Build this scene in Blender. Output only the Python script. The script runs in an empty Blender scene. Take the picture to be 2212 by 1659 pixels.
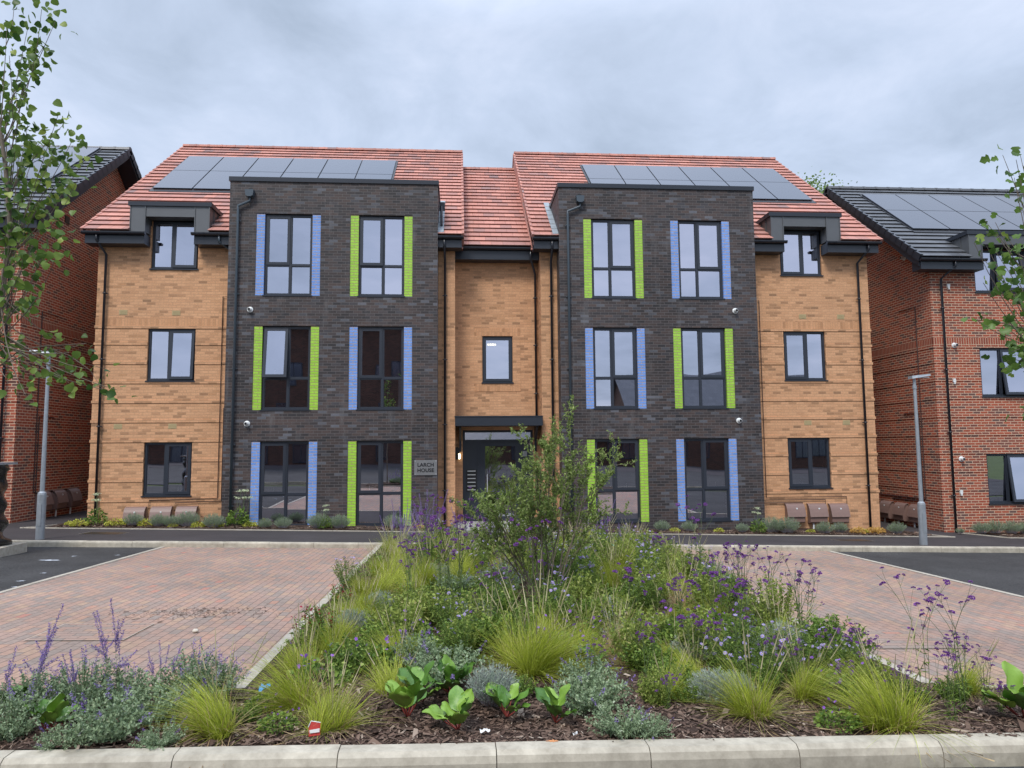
import bpy, math, random
import numpy as np
from mathutils import Vector, Matrix
rad = math.radians
S = bpy.context.scene
col = S.collection
random.seed(5); rng = np.random.default_rng(7)

# ------------------------------------------------------------------ camera
CAM = Vector((-1.07, 0, 2.1)); FOC = 1533.0; PITCH, ROLL, YAW = 0.0872, -0.0077, 0.0732
_f = Vector((math.sin(YAW)*math.cos(PITCH), math.cos(YAW)*math.cos(PITCH), math.sin(PITCH)))
_r = Vector((math.cos(YAW), -math.sin(YAW), 0)); _u = _r.cross(_f)
_r2 = math.cos(ROLL)*_r + math.sin(ROLL)*_u; _u2 = -math.sin(ROLL)*_r + math.cos(ROLL)*_u
cd = bpy.data.cameras.new('camera'); cam = bpy.data.objects.new('camera', cd); col.objects.link(cam)
M = Matrix((_r2, _u2, -_f)).transposed().to_4x4(); M.translation = CAM; cam.matrix_world = M
cd.sensor_width = 36; cd.lens = FOC/2212*36; cd.clip_end = 1500; cd.clip_start = 0.05
S.camera = cam

# ------------------------------------------------------------------ world, sun, exposure
W = bpy.data.worlds.new('World'); S.world = W; W.use_nodes = True
SUN_EL, SUN_AZ = rad(52), rad(205)          # azimuth clockwise from +Y: behind the camera, to the left
def build_world():
    nt = W.node_tree; N = nt.nodes; L = nt.links; N.clear()
    out = N.new('ShaderNodeOutputWorld'); bg = N.new('ShaderNodeBackground'); L.new(bg.outputs[0], out.inputs[0])
    tc = N.new('ShaderNodeTexCoord'); sep = N.new('ShaderNodeSeparateXYZ'); L.new(tc.outputs['Generated'], sep.inputs[0])
    def math_(op, a, b=None, clamp=False):
        m = N.new('ShaderNodeMath'); m.operation = op; m.use_clamp = clamp
        for i, v in enumerate((a, b)):
            if v is None: continue
            if isinstance(v, (int, float)): m.inputs[i].default_value = v
            else: L.new(v, m.inputs[i])
        return m.outputs[0]
    zc = math_('ADD', math_('MAXIMUM', sep.outputs['Z'], 0.0), 0.22)
    cmb = N.new('ShaderNodeCombineXYZ'); L.new(math_('DIVIDE', sep.outputs['X'], zc), cmb.inputs[0]); L.new(math_('DIVIDE', sep.outputs['Y'], zc), cmb.inputs[1])
    def noise(scale, det, rough, dist, off):
        mp = N.new('ShaderNodeMapping'); mp.inputs['Location'].default_value = off; L.new(cmb.outputs[0], mp.inputs[0])
        n = N.new('ShaderNodeTexNoise'); n.inputs['Scale'].default_value = scale; n.inputs['Detail'].default_value = det
        n.inputs['Roughness'].default_value = rough; n.inputs['Distortion'].default_value = dist; L.new(mp.outputs[0], n.inputs[0]); return n.outputs[0]
    n1 = noise(0.9, 6, 0.52, 0.25, (3.1, 1.7, 0)); n2 = noise(2.6, 7, 0.6, 0.35, (8.2, 4.4, 2))
    v = math_('ADD', math_('MULTIPLY', n1, 0.62), math_('MULTIPLY', n2, 0.38))
    cr = N.new('ShaderNodeValToRGB'); L.new(v, cr.inputs[0]); e = cr.color_ramp.elements
    e[0].position = 0.36; e[0].color = (0.31, 0.375, 0.475, 1); e[1].position = 0.61; e[1].color = (0.60, 0.66, 0.80, 1)
    m = e.new(0.49); m.color = (0.45, 0.525, 0.66, 1)
    sky = N.new('ShaderNodeTexSky'); sky.sky_type = 'NISHITA'; sky.sun_disc = False; sky.sun_elevation = SUN_EL; sky.sun_rotation = SUN_AZ
    sc = N.new('ShaderNodeVectorMath'); sc.operation = 'SCALE'; L.new(sky.outputs[0], sc.inputs[0]); sc.inputs['Scale'].default_value = 0.012
    # an overcast sky is brighter overhead than near the horizon
    up = math_('ADD', 1.0, math_('MULTIPLY', math_('SUBTRACT', sep.outputs['Z'], 0.52, True), 3.4))
    sc2 = N.new('ShaderNodeVectorMath'); sc2.operation = 'SCALE'; L.new(cr.outputs[0], sc2.inputs[0]); L.new(up, sc2.inputs['Scale'])
    add = N.new('ShaderNodeVectorMath'); add.operation = 'ADD'; L.new(sc.outputs[0], add.inputs[0]); L.new(sc2.outputs[0], add.inputs[1])
    L.new(add.outputs[0], bg.inputs[0]); bg.inputs[1].default_value = 0.90
build_world()
sl = bpy.data.lights.new('sun', 'SUN'); sun = bpy.data.objects.new('sun', sl); col.objects.link(sun)
sl.energy = 1.8; sl.angle = rad(18); sl.color = (1.0, 0.95, 0.87)
_d = Vector((math.sin(SUN_AZ)*math.cos(SUN_EL), math.cos(SUN_AZ)*math.cos(SUN_EL), math.sin(SUN_EL)))
sun.rotation_euler = _d.to_track_quat('Z', 'Y').to_euler()
S.view_settings.view_transform = 'Standard'; S.view_settings.look = 'None'; S.view_settings.exposure = 0.50; S.view_settings.gamma = 1
S.render.engine = 'CYCLES'
S.cycles.max_bounces = 6; S.cycles.transparent_max_bounces = 10

# ------------------------------------------------------------------ where a photo pixel (2212 wide) meets the real ground
def ray(px, py): return (_r2*(px-1106) + _u2*(829.5-py))/FOC + _f
def G(x, y):                               # height of footway / bed level
    if y > 18.3: return -0.10-0.026*x
    if y > 15.4: t = (y-15.4)/2.9; return (1-t)*(0.01-0.024*x)+t*(-0.10-0.026*x)
    return 0.01-0.024*x+0.0242*(15.4-max(y, -30))
def on_ground(px, py, dz=0.0):
    q = ray(px, py); t = 3.0
    for _ in range(60):
        p = CAM+q*t; h = p.z-(G(p.x, p.y)+dz)
        t += h/max(0.02, -q.z)*0.7
    return CAM+q*t

# ------------------------------------------------------------------ materials
def mat(name):
    m = bpy.data.materials.new(name); m.use_nodes = True
    return m, m.node_tree.nodes, m.node_tree.links, m.node_tree.nodes['Principled BSDF']
def rgb(c): return (c[0], c[1], c[2], 1)
def flat(name, c, rough=0.6, metal=0, var=0.0, vscale=6, bump=0, spec=0.5, coat=0):
    m, N, L, b = mat(name); b.inputs['Base Color'].default_value = rgb(c); b.inputs['Roughness'].default_value = rough; b.inputs['Metallic'].default_value = metal
    b.inputs['Specular IOR Level'].default_value = spec
    if var or bump:
        tc = N.new('ShaderNodeTexCoord'); n = N.new('ShaderNodeTexNoise'); n.inputs['Scale'].default_value = vscale; n.inputs['Detail'].default_value = 8; n.inputs['Roughness'].default_value = 0.65
        L.new(tc.outputs['Object'], n.inputs[0])
        cr = N.new('ShaderNodeValToRGB'); e = cr.color_ramp.elements; e[0].position = 0.3; e[1].position = 0.7
        e[0].color = rgb([v*(1-var) for v in c]); e[1].color = rgb([min(1, v*(1+var)) for v in c]); L.new(n.outputs[0], cr.inputs[0]); L.new(cr.outputs[0], b.inputs['Base Color'])
        if bump:
            bp = N.new('ShaderNodeBump'); bp.inputs['Strength'].default_value = bump; bp.inputs['Distance'].default_value = 0.01; L.new(n.outputs[0], bp.inputs['Height']); L.new(bp.outputs[0], b.inputs['Normal'])
    return m
def brick(name, stops, mortar, w=0.225, h=0.075, ms=0.008, offset=0.5, rough=0.85, stain=None, bump=0.5, patch=0.25, soldier=False, spec=0.3, smooth=0.15, jit=0):
    """bricks from UVs laid out in metres; stops = [(pos, colour)] picked per brick"""
    m, N, L, b = mat(name)
    uv = N.new('ShaderNodeUVMap'); uv.uv_map = 'UVMap'
    bt = N.new('ShaderNodeTexBrick'); bt.inputs['Scale'].default_value = 1; bt.inputs['Brick Width'].default_value = w; bt.inputs['Row Height'].default_value = h
    bt.inputs['Mortar Size'].default_value = ms; bt.inputs['Mortar Smooth'].default_value = smooth; bt.offset = offset; bt.offset_frequency = 2
    bt.inputs['Color1'].default_value = (0, 0, 0, 1); bt.inputs['Color2'].default_value = (1, 1, 1, 1); bt.inputs['Mortar'].default_value = (.5, .5, .5, 1); bt.inputs['Bias'].default_value = 0
    src = uv.outputs[0]
    if jit:                                 # hand-laid irregularity
        nz = N.new('ShaderNodeTexNoise'); nz.inputs['Scale'].default_value = 3.0; nz.inputs['Detail'].default_value = 2; L.new(uv.outputs[0], nz.inputs[0])
        vm = N.new('ShaderNodeVectorMath'); vm.operation = 'MULTIPLY_ADD'; L.new(nz.outputs['Color'], vm.inputs[0]); vm.inputs[1].default_value = (jit, jit, 0); L.new(uv.outputs[0], vm.inputs[2]); src = vm.outputs[0]
    L.new(src, bt.inputs['Vector'])
    cr = N.new('ShaderNodeValToRGB'); cr.color_ramp.interpolation = 'LINEAR'; e = cr.color_ramp.elements
    while len(e) < len(stops): e.new(0.5)
    for el, (p, c) in zip(e, stops): el.position = p; el.color = rgb(c)
    L.new(bt.outputs['Color'], cr.inputs[0])
    nz2 = N.new('ShaderNodeTexNoise'); nz2.inputs['Scale'].default_value = 0.55; nz2.inputs['Detail'].default_value = 5; nz2.inputs['Roughness'].default_value = 0.6; L.new(uv.outputs[0], nz2.inputs[0])
    nz3 = N.new('ShaderNodeTexNoise'); nz3.inputs['Scale'].default_value = 28; nz3.inputs['Detail'].default_value = 6; L.new(uv.outputs[0], nz3.inputs[0])
    mr = N.new('ShaderNodeMapRange'); mr.inputs['From Min'].default_value = 0.3; mr.inputs['From Max'].default_value = 0.7; mr.inputs['To Min'].default_value = 1-patch; mr.inputs['To Max'].default_value = 1+patch; L.new(nz2.outputs[0], mr.inputs[0])
    mr2 = N.new('ShaderNodeMapRange'); mr2.inputs['From Min'].default_value = 0.3; mr2.inputs['From Max'].default_value = 0.7; mr2.inputs['To Min'].default_value = 0.86; mr2.inputs['To Max'].default_value = 1.14; L.new(nz3.outputs[0], mr2.inputs[0])
    mu = N.new('ShaderNodeMath'); mu.operation = 'MULTIPLY'; L.new(mr.outputs[0], mu.inputs[0]); L.new(mr2.outputs[0], mu.inputs[1])
    sc = N.new('ShaderNodeVectorMath'); sc.operation = 'SCALE'; L.new(cr.outputs[0], sc.inputs[0]); L.new(mu.outputs[0], sc.inputs['Scale'])
    if stain:                               # lime bloom and runoff in vertical streaks
        mp = N.new('ShaderNodeMapping'); mp.inputs['Scale'].default_value = (2.2, .35, 1); L.new(uv.outputs[0], mp.inputs[0]); n4 = N.new('ShaderNodeTexNoise'); n4.inputs['Scale'].default_value = 1.6; n4.inputs['Detail'].default_value = 9; n4.inputs['Roughness'].default_value = .72; L.new(mp.outputs[0], n4.inputs[0])
        mr4 = N.new('ShaderNodeMapRange'); mr4.inputs['From Min'].default_value = .55; mr4.inputs['From Max'].default_value = .78; mr4.inputs['To Max'].default_value = stain[1]; L.new(n4.outputs[0], mr4.inputs[0])
        m4 = N.new('ShaderNodeMix'); m4.data_type = 'RGBA'; L.new(mr4.outputs[0], m4.inputs['Factor']); L.new(sc.outputs[0], m4.inputs[6]); m4.inputs[7].default_value = rgb(stain[0]); sc = m4; sco = m4.outputs[2]
    else: sco = sc.outputs[0]
    mx = N.new('ShaderNodeMix'); mx.data_type = 'RGBA'; L.new(bt.outputs['Fac'], mx.inputs['Factor']); L.new(sco, mx.inputs[6]); mx.inputs[7].default_value = rgb(mortar)
    L.new(mx.outputs[2], b.inputs['Base Color']); b.inputs['Roughness'].default_value = rough; b.inputs['Specular IOR Level'].default_value = spec
    if bump:
        inv = N.new('ShaderNodeMath'); inv.operation = 'SUBTRACT'; inv.inputs[0].default_value = 1; L.new(bt.outputs['Fac'], inv.inputs[1])
        ad = N.new('ShaderNodeMath'); ad.operation = 'MULTIPLY_ADD'; L.new(nz3.outputs[0], ad.inputs[0]); ad.inputs[1].default_value = 0.35; L.new(inv.outputs[0], ad.inputs[2])
        bp = N.new('ShaderNodeBump'); bp.inputs['Strength'].default_value = bump; bp.inputs['Distance'].default_value = 0.006; L.new(ad.outputs[0], bp.inputs['Height']); L.new(bp.outputs[0], b.inputs['Normal'])
    return m
def leafmat(name, c1, c2, rough=0.55, trans=0.25, c3=None, spec=0.3):
    """each leaf its own tint between c1 and c2"""
    m, N, L, b = mat(name); g = N.new('ShaderNodeNewGeometry'); cr = N.new('ShaderNodeValToRGB'); e = cr.color_ramp.elements
    e[0].color = rgb(c1); e[1].color = rgb(c2)
    if c3: x = e.new(0.9); x.color = rgb(c2); e[-1].color = rgb(c3)
    L.new(g.outputs['Random Per Island'], cr.inputs[0]); L.new(cr.outputs[0], b.inputs['Base Color']); b.inputs['Roughness'].default_value = rough; b.inputs['Specular IOR Level'].default_value = spec
    tr = N.new('ShaderNodeBsdfTranslucent'); L.new(cr.outputs[0], tr.inputs[0]); mx = N.new('ShaderNodeMixShader'); mx.inputs[0].default_value = trans
    out = N['Material Output']; L.new(b.outputs[0], mx.inputs[1]); L.new(tr.outputs[0], mx.inputs[2]); L.new(mx.outputs[0], out.inputs[0])
    return m
def glassmat(name, refl=0.60, tint=(0.87, 0.88, 1.0), wave=0.006, thru=0.6):
    m, N, L, b = mat(name); out = N['Material Output']; N.remove(b)
    gl = N.new('ShaderNodeBsdfGlossy'); gl.inputs['Color'].default_value = rgb(tint); gl.inputs['Roughness'].default_value = 0.01
    tr = N.new('ShaderNodeBsdfTransparent'); tr.inputs[0].default_value = rgb((thru*.95, thru, thru*.97))
    tc = N.new('ShaderNodeTexCoord'); n = N.new('ShaderNodeTexNoise'); n.inputs['Scale'].default_value = 1.1; n.inputs['Detail'].default_value = 0; L.new(tc.outputs['Object'], n.inputs[0])
    bp = N.new('ShaderNodeBump'); bp.inputs['Strength'].default_value = 0.35; bp.inputs['Distance'].default_value = wave; L.new(n.outputs[0], bp.inputs['Height']); L.new(bp.outputs[0], gl.inputs['Normal'])
    lw = N.new('ShaderNodeLayerWeight'); lw.inputs['Blend'].default_value = 0.35
    mr = N.new('ShaderNodeMapRange'); mr.inputs['To Min'].default_value = refl; mr.inputs['To Max'].default_value = 1.0; L.new(lw.outputs['Fresnel'], mr.inputs[0])
    mx = N.new('ShaderNodeMixShader'); L.new(mr.outputs[0], mx.inputs[0]); L.new(tr.outputs[0], mx.inputs[1]); L.new(gl.outputs[0], mx.inputs[2]); L.new(mx.outputs[0], out.inputs[0])
    return m
def ground_mat(name, c1, c2, scale, bump, rough=0.9, big=0.25, speck=None):
    m, N, L, b = mat(name); tc = N.new('ShaderNodeTexCoord')
    def nz(s, d=8):
        n = N.new('ShaderNodeTexNoise'); n.inputs['Scale'].default_value = s; n.inputs['Detail'].default_value = d; n.inputs['Roughness'].default_value = 0.7; L.new(tc.outputs['Object'], n.inputs[0]); return n.outputs[0]
    a = nz(scale); g = nz(0.8, 6)
    cr = N.new('ShaderNodeValToRGB'); e = cr.color_ramp.elements; e[0].position = 0.35; e[1].position = 0.68; e[0].color = rgb(c1); e[1].color = rgb(c2); L.new(a, cr.inputs[0])
    mr = N.new('ShaderNodeMapRange'); mr.inputs['From Min'].default_value = 0.3; mr.inputs['From Max'].default_value = 0.7; mr.inputs['To Min'].default_value = 1-big; mr.inputs['To Max'].default_value = 1+big; L.new(g, mr.inputs[0])
    sc = N.new('ShaderNodeVectorMath'); sc.operation = 'SCALE'; L.new(cr.outputs[0], sc.inputs[0]); L.new(mr.outputs[0], sc.inputs['Scale']); fin = sc.outputs[0]
    if speck:
        v = N.new('ShaderNodeTexVoronoi'); v.inputs['Scale'].default_value = speck[1]; L.new(tc.outputs['Object'], v.inputs[0])
        c2_ = N.new('ShaderNodeValToRGB'); ee = c2_.color_ramp.elements; ee[0].position = 0.10; ee[0].color = (1, 1, 1, 1); ee[1].position = 0.16; ee[1].color = (0, 0, 0, 1); L.new(v.outputs['Distance'], c2_.inputs[0])
        mx = N.new('ShaderNodeMix'); mx.data_type = 'RGBA'; L.new(c2_.outputs[0], mx.inputs['Factor']); L.new(fin, mx.inputs[6]); mx.inputs[7].default_value = rgb(speck[0]); fin = mx.outputs[2]
    L.new(fin, b.inputs['Base Color']); b.inputs['Roughness'].default_value = rough; b.inputs['Specular IOR Level'].default_value = 0.3
    bp = N.new('ShaderNodeBump'); bp.inputs['Strength'].default_value = bump; bp.inputs['Distance'].default_value = 0.008; L.new(a, bp.inputs['Height']); L.new(bp.outputs[0], b.inputs['Normal'])
    return m

MAT = {}
MAT['yellow'] = brick('buff_brick', [(0, (0.34, 0.19, 0.105)), (.14, (0.52, 0.285, 0.155)), (.3, (0.59, 0.322, 0.175)), (.85, (0.64, 0.358, 0.198)), (.95, (0.50, 0.27, 0.14)), (1, (0.30, 0.175, 0.10))], (0.50, 0.29, 0.165), patch=0.08, bump=0.6, ms=0.006, stain=((0.40, 0.25, 0.145), 0.3))
MAT['yellow_soldier'] = brick('buff_soldier_brick', [(0, (0.42, 0.22, 0.115)), (.3, (0.55, 0.29, 0.15)), (1, (0.62, 0.335, 0.18))], (0.48, 0.27, 0.15), w=0.075, h=0.225, offset=0.0, patch=0.10, ms=0.006)
MAT['dark'] = brick('charcoal_brick', [(0, (0.027, 0.025, 0.028)), (.3, (0.043, 0.034, 0.034)), (.6, (0.072, 0.050, 0.045)), (.85, (0.045, 0.043, 0.049)), (1, (0.105, 0.108, 0.125))], (0.12, 0.11, 0.11), patch=0.35, rough=0.6, ms=0.005, spec=0.4, stain=((0.17, 0.17, 0.175), 0.55))
MAT['red'] = brick('red_brick', [(0, (0.13, 0.075, 0.065)), (.15, (0.18, 0.07, 0.055)), (.35, (0.31, 0.075, 0.042)), (.8, (0.39, 0.10, 0.055)), (1, (0.20, 0.08, 0.062))], (0.60, 0.43, 0.31), patch=0.14, ms=0.0085, stain=((0.14, 0.07, 0.06), 0.5))
MAT['red_soldier'] = brick('red_soldier_brick', [(0, (0.26, 0.07, 0.045)), (1, (0.36, 0.09, 0.05))], (0.56, 0.42, 0.30), w=0.075, h=0.225, offset=0.0, patch=0.12, ms=0.0075)
MAT['blue_brick'] = brick('blue_glazed_brick', [(0, (0.15, 0.29, 0.66)), (1, (0.20, 0.36, 0.77))], (0.42, 0.36, 0.36), patch=0.08, rough=0.3, ms=0.009, spec=0.5, bump=1.0)
MAT['green_brick'] = brick('green_glazed_brick', [(0, (0.30, 0.56, 0.05)), (1, (0.38, 0.66, 0.07))], (0.38, 0.36, 0.14), patch=0.08, rough=0.3, ms=0.009, spec=0.5, bump=1.0)
GA = 0.335
MAT['red_tile'] = brick('red_roof_tile', [(0, (0.27, 0.175, 0.165)), (.06, (0.39, 0.20, 0.17)), (.5, (0.50, 0.228, 0.178)), (.92, (0.56, 0.262, 0.205)), (1, (0.38, 0.215, 0.19))], (0.24, 0.11, 0.09), w=0.33, h=GA, ms=0.005, patch=0.12, rough=0.7, bump=0.4)
MAT['grey_tile'] = brick('grey_roof_tile', [(0, (0.075, 0.08, 0.09)), (1, (0.105, 0.11, 0.12))], (0.03, 0.03, 0.035), w=0.33, h=GA, ms=0.004, patch=0.1, rough=0.45, bump=0.3, spec=0.6)
MAT['paver'] = brick('block_paving', [(0, (0.265, 0.215, 0.185)), (.2, (0.30, 0.228, 0.19)), (.5, (0.345, 0.235, 0.19)), (.8, (0.375, 0.24, 0.182)), (.97, (0.38, 0.265, 0.19)), (1, (0.42, 0.20, 0.155))], (0.12, 0.095, 0.08), w=0.2, h=0.1, ms=0.004, patch=0.16, rough=0.9, bump=0.6, jit=0.006)
MAT['trim'] = flat('anthracite_trim', (0.022, 0.027, 0.038), 0.35, spec=0.5)
MAT['frame'] = flat('anthracite_window_frame', (0.026, 0.032, 0.045), 0.38, spec=0.5)
MAT['zinc'] = flat('grey_zinc', (0.125, 0.13, 0.137), 0.42, 0.35, var=0.06, vscale=3)
MAT['pipe'] = flat('slate_blue_pipe', (0.055, 0.075, 0.095), 0.35, spec=0.6)
MAT['blackpipe'] = flat('black_pipe', (0.018, 0.02, 0.028), 0.3, spec=0.6)
MAT['lead'] = flat('lead_flashing', (0.30, 0.34, 0.37), 0.5, 0.2, var=0.15, vscale=8)
MAT['glass'] = glassmat('window_glass')
MAT['solar'] = flat('solar_glass', (0.030, 0.034, 0.042), 0.16, 0.0, spec=1.0)
_b = MAT['solar'].node_tree.nodes['Principled BSDF']; _b.inputs['Metallic'].default_value = 0.75; _b.inputs['Base Color'].default_value = (0.095, 0.105, 0.13, 1)
MAT['black'] = flat('black_metal', (0.012, 0.012, 0.014), 0.4)
MAT['white'] = flat('white_plastic', (0.72, 0.74, 0.74), 0.4)
MAT['reveal'] = flat('white_painted_reveal', (0.78, 0.82, 0.80), 0.8)
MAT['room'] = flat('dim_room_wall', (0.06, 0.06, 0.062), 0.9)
MAT['airbrick'] = flat('beige_air_brick', (0.46, 0.37, 0.20), 0.8)
MAT['meter'] = flat('brown_grp', (0.22, 0.14, 0.12), 0.42, spec=0.5, var=0.06, vscale=12)
MAT['brownpipe'] = flat('brown_pipe', (0.06, 0.032, 0.028), 0.5)
MAT['galv'] = flat('galvanised_steel', (0.36, 0.39, 0.42), 0.45, 0.5, var=0.12, vscale=9)
MAT['steel'] = flat('brushed_steel', (0.33, 0.33, 0.335), 0.42, 0.8, var=0.08, vscale=5)
MAT['chrome'] = flat('bright_steel', (0.75, 0.77, 0.8), 0.3, 0.6)
MAT['kerb'] = ground_mat('kerb_concrete', (0.33, 0.295, 0.235), (0.52, 0.475, 0.385), 7, 0.5, big=0.2)
MAT['edging'] = ground_mat('edging_concrete', (0.36, 0.32, 0.26), (0.50, 0.46, 0.39), 10, 0.4, big=0.12)
MAT['asphalt'] = ground_mat('dark_asphalt', (0.018, 0.018, 0.019), (0.085, 0.083, 0.082), 45, 1.0, big=0.35, speck=((0.20, 0.195, 0.185), 38))
MAT['footway'] = ground_mat('footway_asphalt', (0.038, 0.033, 0.035), (0.072, 0.064, 0.066), 60, 0.5, big=0.2)
MAT['soil'] = ground_mat('dark_soil', (0.030, 0.018, 0.013), (0.075, 0.045, 0.032), 30, 1.0, big=0.3)
MAT['shadow_brown_brick'] = brick('shadow_brown_brick', [(0, (0.05, 0.028, 0.022)), (1, (0.11, 0.05, 0.035))], (0.12, 0.09, 0.07))  # house brick darkened: shade painted into the colour so window reflections stay dark
MAT['grass_ground'] = ground_mat('far_grass', (0.05, 0.075, 0.02), (0.09, 0.12, 0.035), 3, 0.4)
MAT['slab'] = ground_mat('grey_slab', (0.30, 0.30, 0.29), (0.42, 0.42, 0.41), 9, 0.3, big=0.1)
MAT['bark'] = flat('bark', (0.13, 0.10, 0.075), 0.9, var=0.35, vscale=20, bump=0.5)
MAT['chip'] = leafmat('bark_chip', (0.055, 0.030, 0.022), (0.20, 0.135, 0.10), 0.9, 0.0, c3=(0.42, 0.34, 0.27))
MAT['plastic_wrap'] = flat('black_wrap', (0.012, 0.011, 0.011), 0.22, var=0.4, vscale=5, bump=1.0, spec=0.7)

# ------------------------------------------------------------------ mesh builder
class MB:
    def __init__(s): s.v = []; s.f = []; s.uv = []
    def quad(s, *p, uv=None):
        i = len(s.v); s.v += [tuple(q) for q in p]; s.f.append(tuple(range(i, i+len(p)))); s.uv.append(uv)
    def box(s, x0, x1, y0, y1, z0, z1, skip=''):
        a = [(x0, y0, z0), (x1, y0, z0), (x1, y1, z0), (x0, y1, z0), (x0, y0, z1), (x1, y0, z1), (x1, y1, z1), (x0, y1, z1)]
        for k, q in dict(f=(0, 1, 5, 4), r=(1, 2, 6, 5), b=(2, 3, 7, 6), l=(3, 0, 4, 7), t=(4, 5, 6, 7), d=(3, 2, 1, 0)).items():
            if k not in skip: s.quad(*[a[j] for j in q])
    def prism(s, poly, axis, a, b):         # polygon in the other two axes extruded along axis
        def P(p, t):
            return {'x': (t, p[0], p[1]), 'y': (p[0], t, p[1]), 'z': (p[0], p[1], t)}[axis]
        A = [P(p, a) for p in poly]; B = [P(p, b) for p in poly]; n = len(poly)
        s.quad(*A[::-1]); s.quad(*B)
        for i in range(n): j = (i+1) % n; s.quad(A[i], A[j], B[j], B[i])
    def tube(s, pts, r, n=8, cap=True):
        pts = [Vector(p) for p in pts]; rs = r if isinstance(r, (list, tuple)) else [r]*len(pts); rings = []
        up0 = None
        for i, p in enumerate(pts):
            d = (pts[min(i+1, len(pts)-1)]-pts[max(i-1, 0)]).normalized()
            ref = Vector((0, 0, 1)) if abs(d.z) < 0.9 else Vector((1, 0, 0))
            if up0 is not None and abs(up0.dot(d)) < 0.9: ref = up0
            a = d.cross(ref).normalized(); b = a.cross(d).normalized(); up0 = b
            k = len(s.v); s.v += [tuple(p+(a*math.cos(t)+b*math.sin(t))*rs[i]) for t in [2*math.pi*j/n for j in range(n)]]; rings.append(k)
        for i in range(len(rings)-1):
            for j in range(n):
                jj = (j+1) % n; s.f.append((rings[i]+j, rings[i]+jj, rings[i+1]+jj, rings[i+1]+j)); s.uv.append(None)
        if cap:
            s.f.append(tuple(rings[0]+j for j in range(n))[::-1]); s.uv.append(None); s.f.append(tuple(rings[-1]+j for j in range(n))); s.uv.append(None)
    def lathe(s, prof, c, axis='z', n=20):   # prof = [(radius, along)]
        c = Vector(c); rings = []
        for r, h in prof:
            k = len(s.v)
            for j in range(n):
                t = 2*math.pi*j/n; a, b = r*math.cos(t), r*math.sin(t)
                s.v.append(tuple(c+{'z': Vector((a, b, h)), 'y': Vector((a, h, b)), 'x': Vector((h, a, b))}[axis]))
            rings.append(k)
        for i in range(len(rings)-1):
            for j in range(n): jj = (j+1) % n; s.f.append((rings[i]+j, rings[i]+jj, rings[i+1]+jj, rings[i+1]+j)); s.uv.append(None)
        s.f.append(tuple(rings[0]+j for j in range(n))[::-1]); s.uv.append(None); s.f.append(tuple(rings[-1]+j for j in range(n))); s.uv.append(None)
    def build(s, name, m, parent=None, smooth=False, bevel=0):
        me = bpy.data.meshes.new(name); off = origin(parent) if parent is not None else Vector((0, 0, 0))
        me.from_pydata([(x-off.x, y-off.y, z-off.z) for x, y, z in s.v], [], s.f)
        ul = me.uv_layers.new(name='UVMap'); data = []
        for f, uv in zip(s.f, s.uv):
            if uv is not None: data += [c for q in uv for c in q]; continue
            P = [Vector(s.v[i]) for i in f]; nrm = (P[1]-P[0]).cross(P[-1]-P[0])
            ax = max(range(3), key=lambda k: abs(nrm[k]))
            for p in P: data += [(p.y, p.z), (p.x, p.z), (p.x, p.y)][ax]
        ul.data.foreach_set('uv', data)
        me.materials.append(MAT[m] if isinstance(m, str) else m)
        if smooth: me.shade_smooth()
        me.update(); o = bpy.data.objects.new(name, me); col.objects.link(o)
        if parent is not None: o.parent = parent
        if bevel: b = o.modifiers.new('bevel', 'BEVEL'); b.width = bevel; b.segments = 2; b.limit_method = 'ANGLE'
        return o
def origin(o):
    v = Vector((0, 0, 0))
    while o is not None: v += o.location; o = o.parent
    return v
def tag(o, label=None, cat=None, group=None, kind=None):
    if label: o['label'] = label
    if cat: o['category'] = cat
    if group: o['group'] = group
    if kind: o['kind'] = kind
    return o
def thing(name, label, cat, loc=(0, 0, 0), group=None, rz=0):
    o = bpy.data.objects.new(name, None); col.objects.link(o); o.location = loc; o.rotation_euler = (0, 0, rz); o.empty_display_size = 0.2
    return tag(o, label, cat, group)
def lab(o, label): o['label'] = label; return o
def copy_tree(o, parent=None):
    c = o.copy(); col.objects.link(c); c.parent = parent
    for ch in KIDS(o): copy_tree(ch, c)
    return c
_kids = {}
def KIDS(o):
    return [x for x in col.objects if x.parent == o] if o.name not in _kids else _kids[o.name]

# ------------------------------------------------------------------ ground, road, paving, kerbs
def sheet(name, xs, ys, dz, m, uvswap=False, mask=None, zf=G):
    b = MB()
    for i in range(len(xs)-1):
        for j in range(len(ys)-1):
            if mask and not mask((xs[i]+xs[i+1])/2, (ys[j]+ys[j+1])/2): continue
            P = [(xs[i], ys[j]), (xs[i+1], ys[j]), (xs[i+1], ys[j+1]), (xs[i], ys[j+1])]
            b.quad(*[(x, y, zf(x, y)+dz) for x, y in P], uv=[(y, x) if uvswap else (x, y) for x, y in P])
    o = b.build(name, m); return tag(o, kind='structure')
def lin(a, b, n): return list(np.linspace(a, b, n+1))
KN = lambda x: 4.36+0.012*(x+1)             # front line of the near kerb
def Gc(x, y): return G(max(-40, min(40, x)), max(-30, min(60, y)))
sheet('ground', [-600, -120, -40, -20, -11, 0, 11, 20, 40, 120, 600], [-600, -120, -30, -10, 2, 10, 15.4, 18.3, 30, 60, 160, 900], -0.16, 'grass_ground', zf=Gc)
sheet('road', lin(-40, 40, 40), [-9, -4, 0, 3, 4.355], -0.125, 'asphalt')
sheet('road', lin(-40, -7.24, 10), lin(2.0, 15.4, 4), -0.118, 'asphalt', mask=lambda x, y: not (y < 4.2))
sheet('road', lin(7.1, 40, 10), lin(2.0, 15.4, 4), -0.118, 'asphalt', mask=lambda x, y: not (y < 4.2))
sheet('paving', lin(-7.15, -2.8, 4), lin(5.6, 15.4, 6), -0.108, 'paver', uvswap=True)
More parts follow.
